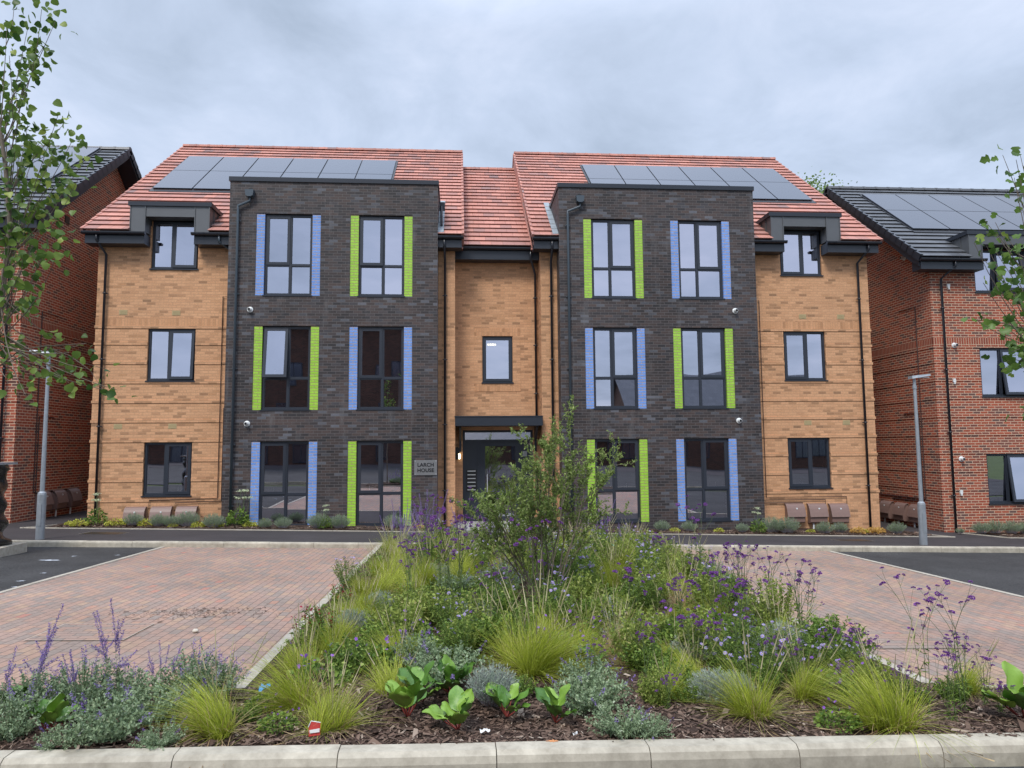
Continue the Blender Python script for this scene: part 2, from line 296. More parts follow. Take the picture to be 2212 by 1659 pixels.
sheet('paving', lin(2.78, 7.0, 4), lin(5.6, 15.4, 6), -0.108, 'paver', uvswap=True)
sheet('footway', lin(-40, 40, 30), [15.5, 16.5, 17.5, 18.3, 22, 34], -0.004, 'footway')
sheet('service_road', [-40, -20, 0, 20, 40], [-16, -9], -0.112, 'footway')

def kerb_run(name, p0, p1, w, top, drop, unit=0.915, nose=0.02, m='kerb', gap=0.006, zf=None):
    zf = zf or G; p0 = Vector((p0[0], p0[1], 0)); p1 = Vector((p1[0], p1[1], 0)); L = (p1-p0).length; d = (p1-p0)/L; nrm = Vector((-d.y, d.x, 0)); b = MB(); n = max(1, round(L/unit))
    for i in range(n):
        a, c = i*L/n+gap/2, (i+1)*L/n-gap/2
        prof = [(0, -drop), (0, top-nose*2.2), (nose*.5, top-nose*.8), (nose*1.6, top), (w, top), (w, -drop)]
        jig = random.uniform(-.003, .003)
        R = []
        for s_ in (a, c):
            q = p0+d*s_; R.append([(q.x+nrm.x*(u+jig), q.y+nrm.y*(u+jig), zf(q.x, q.y)+h+jig*.6) for u, h in prof])
        for k in range(len(prof)):
            kk = (k+1) % len(prof); b.quad(R[0][k], R[1][k], R[1][kk], R[0][kk])
        b.quad(*R[0][::-1]); b.quad(*R[1])
    return tag(b.build(name, m), kind='structure')
kerb_run('kerb', (-12, KN(-12)), (14, KN(14)), 0.15, 0.0, 0.3, nose=0.028)
kerb_run('kerb', (-40, 15.38), (40, 15.38), 0.13, 0.0, 0.3, nose=0.015)
kerb_run('paving_edging', (-7.24, 15.38), (-7.24, 4.52), 0.09, -0.100, 0.2, nose=0.004, m='edging')
kerb_run('paving_edging', (7.0, 4.52), (7.0, 15.38), -0.09, -0.100, 0.2, nose=0.004, m='edging')
kerb_run('bed_edging', (-2.72, 15.36), (-2.72, 5.72), -0.09, -0.03, 0.2, nose=0.006, m='edging')
kerb_run('bed_edging', (2.70, 5.72), (2.70, 15.36), -0.09, -0.03, 0.2, nose=0.006, m='edging')
kerb_run('bed_edging', (-7.15, 5.66), (-2.82, 5.66), 0.05, -0.05, 0.2, nose=0.004, m='edging')
kerb_run('bed_edging', (2.80, 5.66), (7.0, 5.66), 0.05, -0.05, 0.2, nose=0.004, m='edging')

def bumpy(x, y, dz=-0.03):                   # mulch surface of the beds
    return G(x, y)+dz+0.018*math.sin(x*3.1+1.3*y)+0.014*math.sin(y*4.3-x*2.2)+0.01*math.sin(7.7*x+5*y)
sheet('planting_bed', lin(-7.2, 7.05, 60), lin(4.5, 5.68, 8), 0, 'soil', zf=bumpy)
sheet('planting_bed', lin(-2.70, 2.68, 24), lin(5.68, 15.37, 40), 0, 'soil', zf=bumpy)
FB = [(-11.15, -1.45), (1.45, 11.35)]
for i, (a, c) in enumerate(FB):              # beds along the house wall
    sheet('planting_bed', lin(a, c, 30), [18.34, 18.6, 18.9, 19.3, 19.75], 0.018, 'soil', zf=lambda x, y: G(x, y)+0.012*math.sin(5*x+3*y)+0.02*min(1, (y-18.3)*3))
    kerb_run('bed_edging', (a-.6, 18.3), (c, 18.3), 0.04, 0.018, 0.1, nose=0.002, m='edging', unit=0.915)
kerb_run('bed_edging', (-11.7, 18.3), (-11.0, 19.6), -0.04, 0.018, 0.1, nose=0.002, m='edging')
kerb_run('bed_edging', (11.3, 18.3), (12.1, 18.3), 0.04, 0.018, 0.1, nose=0.002, m='edging')
sheet('planting_bed', lin(13.6, 22, 10), [18.2, 18.7, 19.45], 0.015, 'soil')
kerb_run('bed_edging', (13.55, 18.2), (22, 18.2), 0.04, 0.018, 0.1, nose=0.002, m='edging')
kerb_run('bed_edging', (12.9, 19.3), (13.55, 18.2), 0.04, 0.018, 0.1, nose=0.002, m='edging')
kerb_run('bed_edging', (12.1, 18.3), (11.2, 19.6), 0.04, 0.018, 0.1, nose=0.002, m='edging')
b = MB(); b.box(-1.25, 1.25, 18.32, 20.45, -0.25, -0.02); tag(b.build('doorstep_slab', 'slab', bevel=0.01), kind='structure')

# ------------------------------------------------------------------ building kit
def wall_front(b, x0, x1, z0, z1, Y, holes=(), depth=0.1, flip=1):
    """wall in the plane y=Y facing -y, with openings and their brick reveals"""
    xs = sorted({x0, x1, *[h[0] for h in holes], *[h[1] for h in holes]}); zs = sorted({z0, z1, *[h[2] for h in holes], *[h[3] for h in holes]})
    xs = [x for x in xs if x0 <= x <= x1]; zs = [z for z in zs if z0 <= z <= z1]
    for i in range(len(xs)-1):
        for j in range(len(zs)-1):
            cx, cz = (xs[i]+xs[i+1])/2, (zs[j]+zs[j+1])/2
            if any(h[0] < cx < h[1] and h[2] < cz < h[3] for h in holes): continue
            b.quad((xs[i], Y, zs[j]), (xs[i+1], Y, zs[j]), (xs[i+1], Y, zs[j+1]), (xs[i], Y, zs[j+1]))
    for a, c, d, e in holes:
        y2 = Y+depth*flip
        b.quad((a, Y, d), (a, y2, d), (a, y2, e), (a, Y, e)); b.quad((c, y2, d), (c, Y, d), (c, Y, e), (c, y2, e))
        b.quad((a, Y, e), (a, y2, e), (c, y2, e), (c, Y, e)); b.quad((a, y2, d), (a, Y, d), (c, Y, d), (c, y2, d))
def rect_frame(b, x0, x1, z0, z1, y0, y1, t):
    b.box(x0, x0+t, y0, y1, z0, z1); b.box(x1-t, x1, y0, y1, z0, z1); b.box(x0+t, x1-t, y0, y1, z0, z0+t); b.box(x0+t, x1-t, y0, y1, z1-t, z1)
def rotx(pts, piv, ang):
    c, s = math.cos(ang), math.sin(ang); out = []
    for x, y, z in pts: dy, dz = y-piv[0], z-piv[1]; out.append((x, piv[0]+dy*c-dz*s, piv[1]+dy*s+dz*c))
    return out
def window(root, x0, x1, z0, z1, Y, split, cas, transom=None, opn=0.0, blind=0, sill=True):
    """anthracite window: split = mullion position 0..1, cas = 0/1 which light carries the opening casement"""
    yf = Y+0.055; f = MB(); rect_frame(f, x0, x1, z0, z1, yf, yf+0.07, 0.055)
    xm = x0+(x1-x0)*split; zt = z0 if transom is None else z0+(z1-z0)*transom
    if split > 0: f.box(xm-.032, xm+.032, yf-.002, yf+.068, z0+.055, z1-.055)
    if transom is not None: f.box(x0+.055, x1-.055, yf+.001, yf+.067, zt-.03, zt+.03)
    w = f.build('window', 'frame', root, bevel=0.006)
    lights = [(x0+.055, xm-.032), (xm+.032, x1-.055)] if split > 0 else [(x0+.055, x1-.055)]
    rows = [(z0+.055, z1-.055)] if transom is None else [(zt+.03, z1-.055), (z0+.055, zt-.03)]
    for i, (a, c) in enumerate(lights):
        for j, (d, e) in enumerate(rows):
            iscas = (i == cas and j == 0); p = MB(); ys = yf+0.03; jj = [random.uniform(-.005, .005) for _ in range(2)]
            if iscas:
                s = MB(); a2, c2, d2, e2 = a-.022, c+.022, d-.022, e+.022; rect_frame(s, a2, c2, d2, e2, yf-.018, yf+.03, .075)
                s.v = rotx(s.v, (yf, e2), -opn); s.build('casement', 'frame', w, bevel=0.005)
                q = [(a2+.075, yf+.005, d2+.075), (c2-.075, yf+.005, d2+.075), (c2-.075, yf+.005, e2-.075), (a2+.075, yf+.005, e2-.075)]
                p.quad(*rotx(q, (yf, e2), -opn)); p.build('pane', 'glass', w)
                if opn or blind == 2:
                    h = MB(); h.box((a+c)/2-.008, (a+c)/2+.008, yf+.03, yf+.045, d+.06, d+.17); h.v = rotx(h.v, (yf, e2), -opn); h.build('handle', 'white', w)
            else:
                p.quad((a, ys+jj[0], d), (c, ys-jj[0], d), (c, ys-jj[0]+jj[1], e), (a, ys+jj[0]+jj[1], e)); p.build('pane', 'glass', w)
                g = MB(); rect_frame(g, a, c, d, e, ys-.012, ys+.006, .012); g.build('glazing_bead', 'frame', w)
    if sill: s = MB(); s.box(x0-.03, x1+.03, Y-.035, yf+.02, z0-.035, z0-.002); s.build('sill', 'trim', w, bevel=.004)
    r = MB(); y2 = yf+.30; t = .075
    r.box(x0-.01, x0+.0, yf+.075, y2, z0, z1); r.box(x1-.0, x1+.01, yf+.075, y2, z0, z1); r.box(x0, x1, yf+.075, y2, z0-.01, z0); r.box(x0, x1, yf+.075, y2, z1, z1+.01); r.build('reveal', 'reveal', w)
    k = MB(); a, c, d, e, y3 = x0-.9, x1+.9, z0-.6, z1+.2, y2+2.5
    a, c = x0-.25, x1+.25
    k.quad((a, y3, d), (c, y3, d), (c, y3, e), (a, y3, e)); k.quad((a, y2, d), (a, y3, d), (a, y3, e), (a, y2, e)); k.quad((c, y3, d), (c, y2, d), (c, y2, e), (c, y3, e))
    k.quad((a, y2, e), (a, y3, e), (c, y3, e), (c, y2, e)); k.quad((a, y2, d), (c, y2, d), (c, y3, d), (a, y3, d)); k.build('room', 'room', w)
    return w
SL = 0.777; CSL = math.cos(math.atan(SL)); SSL = math.sin(math.atan(SL))
def roof_slope(b, x0, x1, Ye, Ze, Yr, cuts=(), vs=0.0, back=False, sl=SL, yoff=0, xclip=None):
    """stepped interlocking tile courses; cuts = [(xa, xb, y_from, y_to)] left open"""
    c, s = 1/math.sqrt(1+sl*sl), sl/math.sqrt(1+sl*sl); total = (Yr-Ye)/c; n = int(round(total/GA)); g = total/n
    sg = -1 if back else 1
    for i in range(n):
        a, e = i*g, (i+1)*g+.03; ym = Ye+(i+.5)*g*c
        segs = [(x0, x1)]
        for xa, xb, ya, yb in cuts:
            if ya < ym < yb:
                segs = [t for (p, q) in segs for t in ((p, min(q, xa)), (max(p, xb), q)) if t[1]-t[0] > .01]
        for p, q in segs:
            def P(x, u, h):
                y = Ye+u*c; z = Ze+u*s
                if back: y = 2*Yr-y
                return (x, y-sg*h*s, z+h*c)
            h1, h0, nz = .056, .008, .028
            b.quad(P(p, a-nz, h1), P(q, a-nz, h1), P(q, e, h0), P(p, e, h0), uv=[(p, i*GA+.003), (q, i*GA+.003), (q, (i+1)*GA-.003), (p, (i+1)*GA-.003)])
            b.quad(P(p, a-nz, h1-.018), P(q, a-nz, h1-.018), P(q, a-nz, h1), P(p, a-nz, h1), uv=[(p, i*GA+.05), (q, i*GA+.05), (q, i*GA+.1), (p, i*GA+.1)])
            b.quad(P(p, a+.05, h1-.022), P(q, a+.05, h1-.022), P(q, a-nz, h1-.018), P(p, a-nz, h1-.018), uv=[(p, i*GA+.05), (q, i*GA+.05), (q, i*GA+.1), (p, i*GA+.1)])
            b.quad(P(p, a+.05, -.01), P(q, a+.05, -.01), P(q, a+.05, h1-.022), P(p, a+.05, h1-.022), uv=[(p, i*GA+.05), (q, i*GA+.05), (q, i*GA+.1), (p, i*GA+.1)])
            for x in (p, q): b.quad(P(x, a+.05, -.02), P(x, a+.05, h1-.02), P(x, a-nz, h1-.018), P(x, a-nz, h1), P(x, e, h0), P(x, e, -.02), uv=[(x, i*GA+.1)]*6)
def verge(b, x, w, Ye, Ze, Yr, drop, sl=SL, h=.06, back=True):
    c, s = 1/math.sqrt(1+sl*sl), sl/math.sqrt(1+sl*sl); total = (Yr-Ye)/c; n = int(round(total/GA)); g = total/n
    for side in ((0, 1) if back else (0,)):
        for i in range(n):
            a, e = i*g-.01, (i+1)*g+.02
            def P(u, hh):
                y = Ye+u*c; z = Ze+u*s; y2 = y-hh*s
                if side: y2 = 2*Yr-y2
                return (y2, z+hh*c)
            b.prism([P(a, -drop), P(a, h), P(e, h-.03), P(e, -drop)], 'x', x-w/2, x+w/2)
def ridge(b, x0, x1, Y, Z, r=.11):
    n = max(1, int((x1-x0)/.45)); L = (x1-x0)/n
    for i in range(n):
        a, c = x0+i*L, x0+(i+1)*L; q = r*(1.0)
        for (p, t, k) in ((a, c-.04, q), (c-.045, c+.02, q+.014)):
            pts = [(Y-k, Z-.05), (Y-k*.75, Z+k*.35), (Y, Z+k*.62), (Y+k*.75, Z+k*.35), (Y+k, Z-.05)]
            b.prism(pts, 'x', p, t)
def gutter(b, x0, x1, Y, Z, r=.062):
    prof = [(Y+r*math.cos(t), Z+r*math.sin(t)) for t in np.linspace(math.pi, 2*math.pi, 9)]
    prof = [(Y-r, Z+.015)]+prof+[(Y+r, Z+.015)]
    b.prism(prof, 'x', x0, x1)
    for x in np.arange(x0+.25, x1, .95): b.prism([(y-.006 if y < Y else y+.006, z-.006) for y, z in prof], 'x', float(x), float(x)+.06)
def eaves(root, x0, x1, Yw, Ye, Ze, name='eaves'):
    b = MB(); b.box(x0, x1, Ye+.06, Yw+.01, Ze-.34, Ze-.05); b.build('fascia', 'trim', root)
    g = MB(); gutter(g, x0-.05, x1+.05, Ye, Ze-.055); g.build('gutter', 'blackpipe', root, smooth=False)
def downpipe(root, pts, r=.034, m='pipe', clips=()):
    b = MB(); b.tube(pts, r, 10)
    for (x, y, z) in clips: b.tube([(x, y, z-.02), (x, y, z+.02)], r+.01, 10); b.box(x-r-.035, x+r+.035, y+.01, y+.04, z-.012, z+.012)
    return b.build('downpipe', m, root, smooth=True)
def solar_array(roof_, xs, ys, Ye, Ze, sl=SL, m='solar'):
    c, s = 1/math.sqrt(1+sl*sl), sl/math.sqrt(1+sl*sl)
    def P(x, y, h): return (x, y-h*s, Ze+sl*(y-Ye)+h*c)
    tray = MB(); x0, x1, y0, y1 = xs[0]-.05, xs[-1]+.05, ys[0]-.16, ys[-1]+.04
    tray.quad(P(x0, y0, .055), P(x1, y0, .055), P(x1, y1, .06), P(x0, y1, .06)); tray.quad(P(x0, y0, 0), P(x1, y0, 0), P(x1, y0, .055), P(x0, y0, .055))
    tray.quad(P(x0, y0, 0), P(x0, y0, .055), P(x0, y1, .06), P(x0, y1, 0)); tray.quad(P(x1, y0, .055), P(x1, y0, 0), P(x1, y1, 0), P(x1, y1, .06)); tray.build('solar_tray', 'black', roof_)
    for i in range(len(xs)-1):
        for j in range(len(ys)-1):
            a, b_, d, e = xs[i]+.018, xs[i+1]-.018, ys[j]+.01, ys[j+1]-.012; p = MB()
            lo, hi = .066, .10
            A = [P(a, d, lo), P(b_, d, lo), P(b_, e, lo), P(a, e, lo)]; B = [P(a, d, hi), P(b_, d, hi), P(b_, e, hi), P(a, e, hi)]
            p.quad(*B)
            for k in range(4): kk = (k+1) % 4; p.quad(A[k], A[kk], B[kk], B[k])
            p.build('solar_panel', m, roof_)
def zinc_dormer(root, x0, x1, o0, o1, Yf, Yb, zbot, zhead, ztop):
    b = MB()
    for a, c in ((x0+.05, o0), (o1, x1-.05)): b.box(a, c, Yf, Yb, zbot, ztop)
    b.box(o0+.001, o1-.001, Yf+.004, Yb, zhead, ztop)
    for x in (x0+.05, o0-.012, o1-.012, x1-.07): b.box(x, x+.02, Yf-.02, Yf, zbot+.003, ztop)
    for x in (x0+.05, x1-.05):
        for y in np.arange(Yf+.3, Yb, .3): b.box(x-.018, x+.018, float(y), float(y)+.018, zbot+.1, ztop)
    d = b.build('dormer', 'zinc', root)
    c = MB(); c.box(x0, x1, Yf-.04, Yb+.25, ztop, ztop+.115); c.build('dormer_coping', 'trim', d, bevel=.006)
    f = MB()
    for a, sg in ((x0+.02, -1), (x1-.02, 1)):
        for k in range(5):
            y = Yf+.12+k*.19; z = zbot+.02+(y-Yf)*SL; f.prism([(y, z), (y+.2, z+.155), (y+.2, z+.175), (y, z+.02)], 'x', min(a, a+sg*.2), max(a, a+sg*.2))
    f.build('lead_flashing', 'lead', d)
    return d
def meter_box(name, label, loc, rz=0, group='brown gas meter boxes'):
    t = thing(name, label, 'meter box', loc, group, rz); w, h, d = .53, .52, .27
    off = Vector(loc)
    def mk(nm, m, poly, a, b_, par=t):
        q = MB(); q.prism(poly, 'x', a+off.x, b_+off.x); q.v = [(x, y+off.y, z+off.z) for x, y, z in q.v]; return q.build(nm, m, par, bevel=.006)
    mk('body', 'meter', [(0, 0), (0, h-.03), (-.08, h-.05), (-.14, h-.15), (-.20, h-.32), (-.19, .03), (-.16, 0)], -w/2+.02, w/2-.02)
    lid = [(0, h+.02), (-.05, h+.016), (-.10, h-.005), (-.145, h-.055), (-.175, h-.12), (-.205, h-.215), (-.24, h-.345)]
    L_ = mk('lid', 'meter', lid+[(y+.014, z-.010) for y, z in lid][::-1], -w/2, w/2)
    q = MB(); q.lathe([(.0, 0), (.022, 0), (.024, -.012), (.0, -.014)], (off.x+.02, off.y-.178, off.z+h-.12), 'y', 14); q.build('latch', 'white', L_)
    q = MB(); q.tube([(off.x-.12, off.y-.1, off.z+.01), (off.x-.12, off.y-.08, off.z-.35)], .024, 8); q.build('supply_pipe', 'white', t, smooth=True)
    return t
def flue(root, x, y, z, axis='y', sg=-1):
    b = MB(); b.lathe([(.070, 0), (.080, sg*.010), (.076, sg*.025), (.05, sg*.035), (.047, sg*.12), (.03, sg*.125)], (x, y, z), axis, 22); f = b.build('flue', 'white', root, smooth=False)
    b = MB(); b.lathe([(.028, sg*.1), (.034, sg*.137), (.012, sg*.139)], (x, y, z), axis, 16); b.build('flue_outlet', 'black', f)

# ------------------------------------------------------------------ the apartment block
H = 3.075
WX = 10.88; YW = 19.70; YB = 19.17; YC = 20.40; BX0, BX1 = 1.68, 7.27
EY, EZ = 19.25, 7.93; RY = 25.85; RZ = EZ+SL*(RY-EY)
block = thing('apartment_block', 'three storey buff and charcoal brick apartment block with blue and green window strips', 'building', (0, YW, 0))
def wing_windows(sg):
    a, c = 8.25, 9.50; r = [(min(sg*a, sg*c), max(sg*a, sg*c), z0, z1) for z0, z1 in ((.85, 2.275), (3.925, 5.35), (7.0, 8.35))]
    return r
for sg in (-1, 1):
    hs = wing_windows(sg); x0, x1 = (-WX, -BX1+.01) if sg < 0 else (BX1-.01, WX); yb = MB()
    wall_front(yb, x0, x1, -.7, 8.2, YW, hs)
    X = sg*WX; yk = 2*RY-YW
    poly = [(YW, -.7), (yk, -.7), (yk, 7.9), (RY, RZ-.1), (YW, 8.15)]
    q = [(X, p[0], p[1]) for p in poly]; yb.quad(*(q if sg > 0 else q[::-1]))
    yb.build('buff_wall', 'yellow', block); yb = MB()
    # pier beside the entrance recess
    wall_front(yb, sg*1.45-.24, sg*1.45+.24, -.7, 7.9, YW)
    xi = sg*1.215; q = [(xi, YW, -.7), (xi, YC, -.7), (xi, YC, 7.9), (xi, YW, 7.9)]; yb.quad(*q); yb.build('entrance_pier', 'yellow', block)
    # projecting string courses, seven courses apart
    for k in range(10):
        z = 5.35-(0 if k == 0 else .45+.525*(k-1)); 
        if z < .1: continue
        segs = [(x0 if sg < 0 else x0, x1)]
        for h in hs:
            if h[2]-.02 < z+.03 < h[3]: segs = [t for (p, q_) in segs for t in ((p, min(q_, h[0])), (max(p, h[1]), q_)) if t[1]-t[0] > .02]
        for p, q_ in segs:
            pp = p-.02 if abs(p+WX) < .01 else p; qq = q_+.02 if abs(q_-WX) < .01 else q_
            lip = MB(); lip.box(pp, qq, YW-.018, YW+.02, z, z+.073); lip.build('string_course', 'yellow', block)
        lip = MB(); lip.box(X-(.02 if sg < 0 else -.0), X+(.0 if sg < 0 else .02), YW+.021, YW+6, z, z+.073); lip.build('string_course', 'yellow', block)
    lip = MB(); lip.box(sg*1.45-.235, sg*1.45+.235, YW-.015, YW+.02, .70, .773); lip.build('string_course', 'yellow', block)
    soldier = MB(); soldier.box(min(x0, x1) if sg > 0 else x0-.003, max(x0, x1)+(.003 if sg > 0 else 0), YW-.004, YW+.02, 5.425, 5.65); soldier.build('soldier_course', 'yellow_soldier', block)
door_hole = (-1.0, 1.02, -.05, 2.56); cw = (-.43, .45, 3.93, 5.285)
yb = MB(); wall_front(yb, -1.22, 1.22, -.7, 7.95, YC, [door_hole, cw]); yb.build('buff_wall', 'yellow', block); yb = MB()
yk = 2*RY-YW; yb.quad((WX, yk, -.7), (-WX, yk, -.7), (-WX, yk, 7.9), (WX, yk, 7.9))
yb.build('back_wall', 'yellow', block)
s1 = MB(); s1.box(-.655, .675, YC-.012, YC+.01, 5.288, 5.513); s1.build('window_surround', 'yellow_soldier', block); s1 = MB(); s1.box(-.655, .675, YC-.012, YC+.01, 3.67, 3.895); s1.build('window_surround', 'yellow_soldier', block)
s2 = MB(); s2.box(-.655, -.45, YC-.010, YC+.01, 3.897, 5.286); s2.build('window_surround', 'yellow', block); s2 = MB(); s2.box(.47, .675, YC-.010, YC+.01, 3.897, 5.286); s2.build('window_surround', 'yellow', block)
# charcoal brick bays
for sg in (-1, 1):
    b = MB(); x0, x1 = (-BX1, -BX0) if sg < 0 else (BX0, BX1); holes = []
    cols = [(sg*5.6975-.855, sg*5.6975+.855), (sg*3.205-.84, sg*3.205+.84)]
    for k in range(3):
        for a, c in cols: holes.append((a, c, .026+k*H, 2.276+k*H))
    wall_front(b, x0, x1, -.7, 9.31, YB, holes, depth=.13)
    for X, flip in ((x0, 0), (x1, 1)):
        q = [(X, YB, -.7), (X, YB+2.4, -.7), (X, YB+2.4, 9.31), (X, YB, 9.31)]; b.quad(*(q if flip else q[::-1]))
    bay = b.build('charcoal_bay', 'dark', block)
    c = MB(); c.box(x0-.03, x1+.03, YB-.035, YB+2.5, 9.31, 9.43); c.build('coping', 'trim', bay, bevel=.006)
    sol = MB()
    for i, (a, c_) in enumerate(sorted(cols)):
        for k in range(3):
            z0, z1 = .026+k*H, 2.276+k*H; blue = ((i+k) % 2 == 0) if sg < 0 else ((i+k) % 2 == 1)
            for p in (a, c_-.225):
                q = MB(); q.box(p+.004, p+.221, YB+.012, YB+.14, z0, z1-.012)
                q.build('blue_brick_strip' if blue else 'green_brick_strip', 'blue_brick' if blue else 'green_brick', block)
            opn = 0.0
            if sg < 0 and i == 0 and k == 1: opn = rad(6.5)
            if sg < 0 and i == 1 and k == 2: opn = rad(1.2)
            w = window(block, a+.228, c_-.228, z0+.01, z1-.012, YB+.02, .535 if sg < 0 else .425, 0 if sg < 0 else 1, transom=.375, opn=opn, blind=2 if k == 0 else 0)
# wing windows
for sg in (-1, 1):
    for k, h in enumerate(wing_windows(sg)):
        opn = 0
        if sg < 0 and k == 1: opn = rad(3)
        if sg < 0 and k == 2: opn = rad(2)
        window(block, h[0]+.005, h[1]-.005, h[2]+.005, h[3]-.005, YW, .44 if sg < 0 else .56, 1 if sg < 0 else 0, opn=opn, blind=2)
window(block, cw[0]+.005, cw[1]-.005, cw[2]+.005, cw[3]-.005, YC, 0, 0)
# entrance
d = MB(); yd = YC+.06; rect_frame(d, -.995, 1.015, -.02, 2.555, yd, yd+.08, .06); d.box(-.935, .955, yd, yd+.08, 2.22, 2.29); d.box(-.56, -.47, yd, yd+.08, -.02, 2.22); d.box(.62, .70, yd-.001, yd+.08, -.02, 2.22)
door = d.build('entrance_door', 'frame', block, bevel=.006)
q = MB(); q.box(-.935, -.56, yd+.02, yd+.06, .0, 2.22); q.build('side_panel', 'frame', door); q = MB(); q.box(.70, .955, yd+.02, yd+.06, 0, 2.22); q.build('side_panel', 'frame', door)
q = MB(); rect_frame(q, -.47, .62, .0, 2.21, yd-.015, yd+.05, .11); q.build('door_leaf', 'frame', door, bevel=.006)
q = MB(); q.quad((-.36, yd+.02, .11), (.51, yd+.02, .11), (.51, yd+.02, 2.10), (-.36, yd+.02, 2.10)); q.build('pane', 'glass', door)
q = MB(); q.quad((-.935, yd+.03, 2.29), (.955, yd+.03, 2.29), (.955, yd+.03, 2.495), (-.935, yd+.03, 2.495)); q.build('pane', 'glass', door)
q = MB(); q.box(-.90, -.60, yd+.005, yd+.02, .80, 1.44); q.build('letterbox_panel', 'black', door, bevel=.003)
for k in range(6): q = MB(); z = .855+k*.106; q.box(-.865, -.635, yd-.008, yd+.006, z, z+.022); q.build('letter_slot', 'chrome', door)
q = MB(); q.box(.72, .85, yd+.008, yd+.02, 1.80, 1.955); q.build('notice_plate', 'steel', door)
q = MB(); q.tube([(-.30, yd-.05, .8), (-.30, yd-.05, 1.3)], .014, 8); q.box(-.308, -.292, yd-.05, yd, .84, .86); q.box(-.308, -.292, yd-.05, yd, 1.24, 1.26); q.build('handle', 'chrome', door)
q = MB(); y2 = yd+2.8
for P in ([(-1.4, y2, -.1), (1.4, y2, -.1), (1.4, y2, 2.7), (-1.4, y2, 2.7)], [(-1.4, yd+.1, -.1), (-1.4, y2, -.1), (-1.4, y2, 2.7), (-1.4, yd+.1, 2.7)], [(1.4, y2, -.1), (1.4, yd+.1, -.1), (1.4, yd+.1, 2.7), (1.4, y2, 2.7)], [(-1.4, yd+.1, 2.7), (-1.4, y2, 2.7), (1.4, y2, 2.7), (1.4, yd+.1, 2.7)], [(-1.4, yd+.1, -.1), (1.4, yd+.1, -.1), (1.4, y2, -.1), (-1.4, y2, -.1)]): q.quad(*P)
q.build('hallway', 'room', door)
em, N_, L_, b_ = mat('warm_lamp'); b_.inputs['Emission Color'].default_value = (1, .86, .55, 1); b_.inputs['Emission Strength'].default_value = 3.0; b_.inputs['Base Color'].default_value = (1, .9, .7, 1); MAT['lamp'] = em
q = MB(); q.lathe([(.0, 0), (.13, 0), (.13, -.03), (.0, -.045)], (-.18, yd+.75, 2.66), 'z', 20); q.build('ceiling_light', 'lamp', door)
q = MB(); q.lathe([(.0, 0), (.14, 0), (.14, -.03), (.0, -.045)], (-.12, YC+.9, 5.18), 'z', 20); q.build('ceiling_light', 'lamp', block)
c = MB(); c.box(-1.212, 1.20, YW-.25, YC+.0, 2.66, 2.90); can = c.build('canopy', 'trim', block, bevel=.008)
c = MB(); c.box(-1.225, 1.214, YW-.265, YC-.01, 2.902, 2.93); c.build('canopy_flashing', 'trim', can)
for x in (-1.07, 1.09):
    c = MB(); c.prism([(YC-.001, 2.66), (YC-.55, 2.66), (YC-.55, 2.61), (YC-.05, 2.25), (YC-.05, 1.95), (YC-.001, 1.95)], 'x', x-.03, x+.03); c.build('bracket', 'trim', can)
q = MB(); q.box(-1.21, -1.12, YC-.16, YC-.02, 1.74, 2.08); q.box(-1.21, -1.09, YC-.24, YC-.16, 1.9, 2.06); wl = q.build('wall_lamp', 'black', block, bevel=.012)
q = MB(); q.lathe([(.01, 0), (.035, .02), (.04, .12), (.02, .17)], (-1.10, YC-.12, 1.74), 'z', 12); q.build('lamp_glass', 'lamp', wl)
# roofs
dorm = [(-9.98, -7.79, -9.53, -8.23), (7.79, 9.96, 8.21, 9.50)]
rp = {}
for sg in (-1, 1):
    b = MB(); x0, x1 = (-11.12, -.99) if sg < 0 else (.965, 11.08); dm = dorm[0 if sg < 0 else 1]
    bay = (-BX1, -BX0) if sg < 0 else (BX0, BX1)
    cuts = [(dm[0]+.06, dm[1]-.06, 19, 20.2), (bay[0]+.02, bay[1]-.02, 19, 21.0)]
    roof_slope(b, x0, x1, EY, EZ, RY, cuts); roof_slope(b, x0, x1, EY, EZ, RY, back=True)
    r = b.build('roof', 'red_tile', block); rp[sg] = r
    v = MB(); verge(v, x0, .07, EY, EZ, RY, .06); v.build('verge', 'red_tile', r); v = MB(); verge(v, x1, .07, EY, EZ, RY, .06 if sg > 0 else .30); v.build('verge', 'red_tile', r)
    v = MB(); ridge(v, x0, x1, RY, RZ+.05); v.build('ridge_tiles', 'red_tile', r)
    xs = list(np.linspace(3.31, 10.45, 7)); xs = [-x for x in xs[::-1]] if sg < 0 else xs
    solar_array(r, xs, [21.88, 23.34, 24.68], EY, EZ)
    # gable wall between the two roof heights
    g = MB(); X = -1.0 if sg < 0 else .98; g.prism([(YW+.1, 7.7), (RY, RZ-.08), (2*RY-YW-.1, 7.7)], 'x', X-.02 if sg > 0 else X-.03, X+.03 if sg > 0 else X+.02); g.build('gable_infill', 'red_tile', r)
    zinc_dormer(block, *dm, 19.34, 20.25, 7.93, 8.35, 8.635)
    segs = ([(-11.06, dm[2]), (dm[3], -BX1)] if sg < 0 else [(BX1, dm[2]), (dm[3], 11.02)])
    for a, c_ in segs: eaves(block, a, c_, YW, EY, EZ)
    a, c_ = (-BX0, -1.02) if sg < 0 else (BX0, .99); eaves(block, min(a, c_), max(a, c_), YW, EY, EZ)
    f = MB()
    for k in range(7):                       # stepped lead soakers where roof meets bay
        y = EY+.02+k*.3; z = EZ+SL*(y-EY)+.05; X = sg*BX0; f.prism([(y, z), (y+.26, z+.2), (y+.26, z+.23), (y, z+.03)], 'x', min(X, X-sg*.16), max(X, X-sg*.16))
    f.build('lead_flashing', 'lead', r)
b = MB(); CY, CZ = 19.95, 7.83; RZc = 12.42; slc = (RZc-CZ)/(RY-CY)
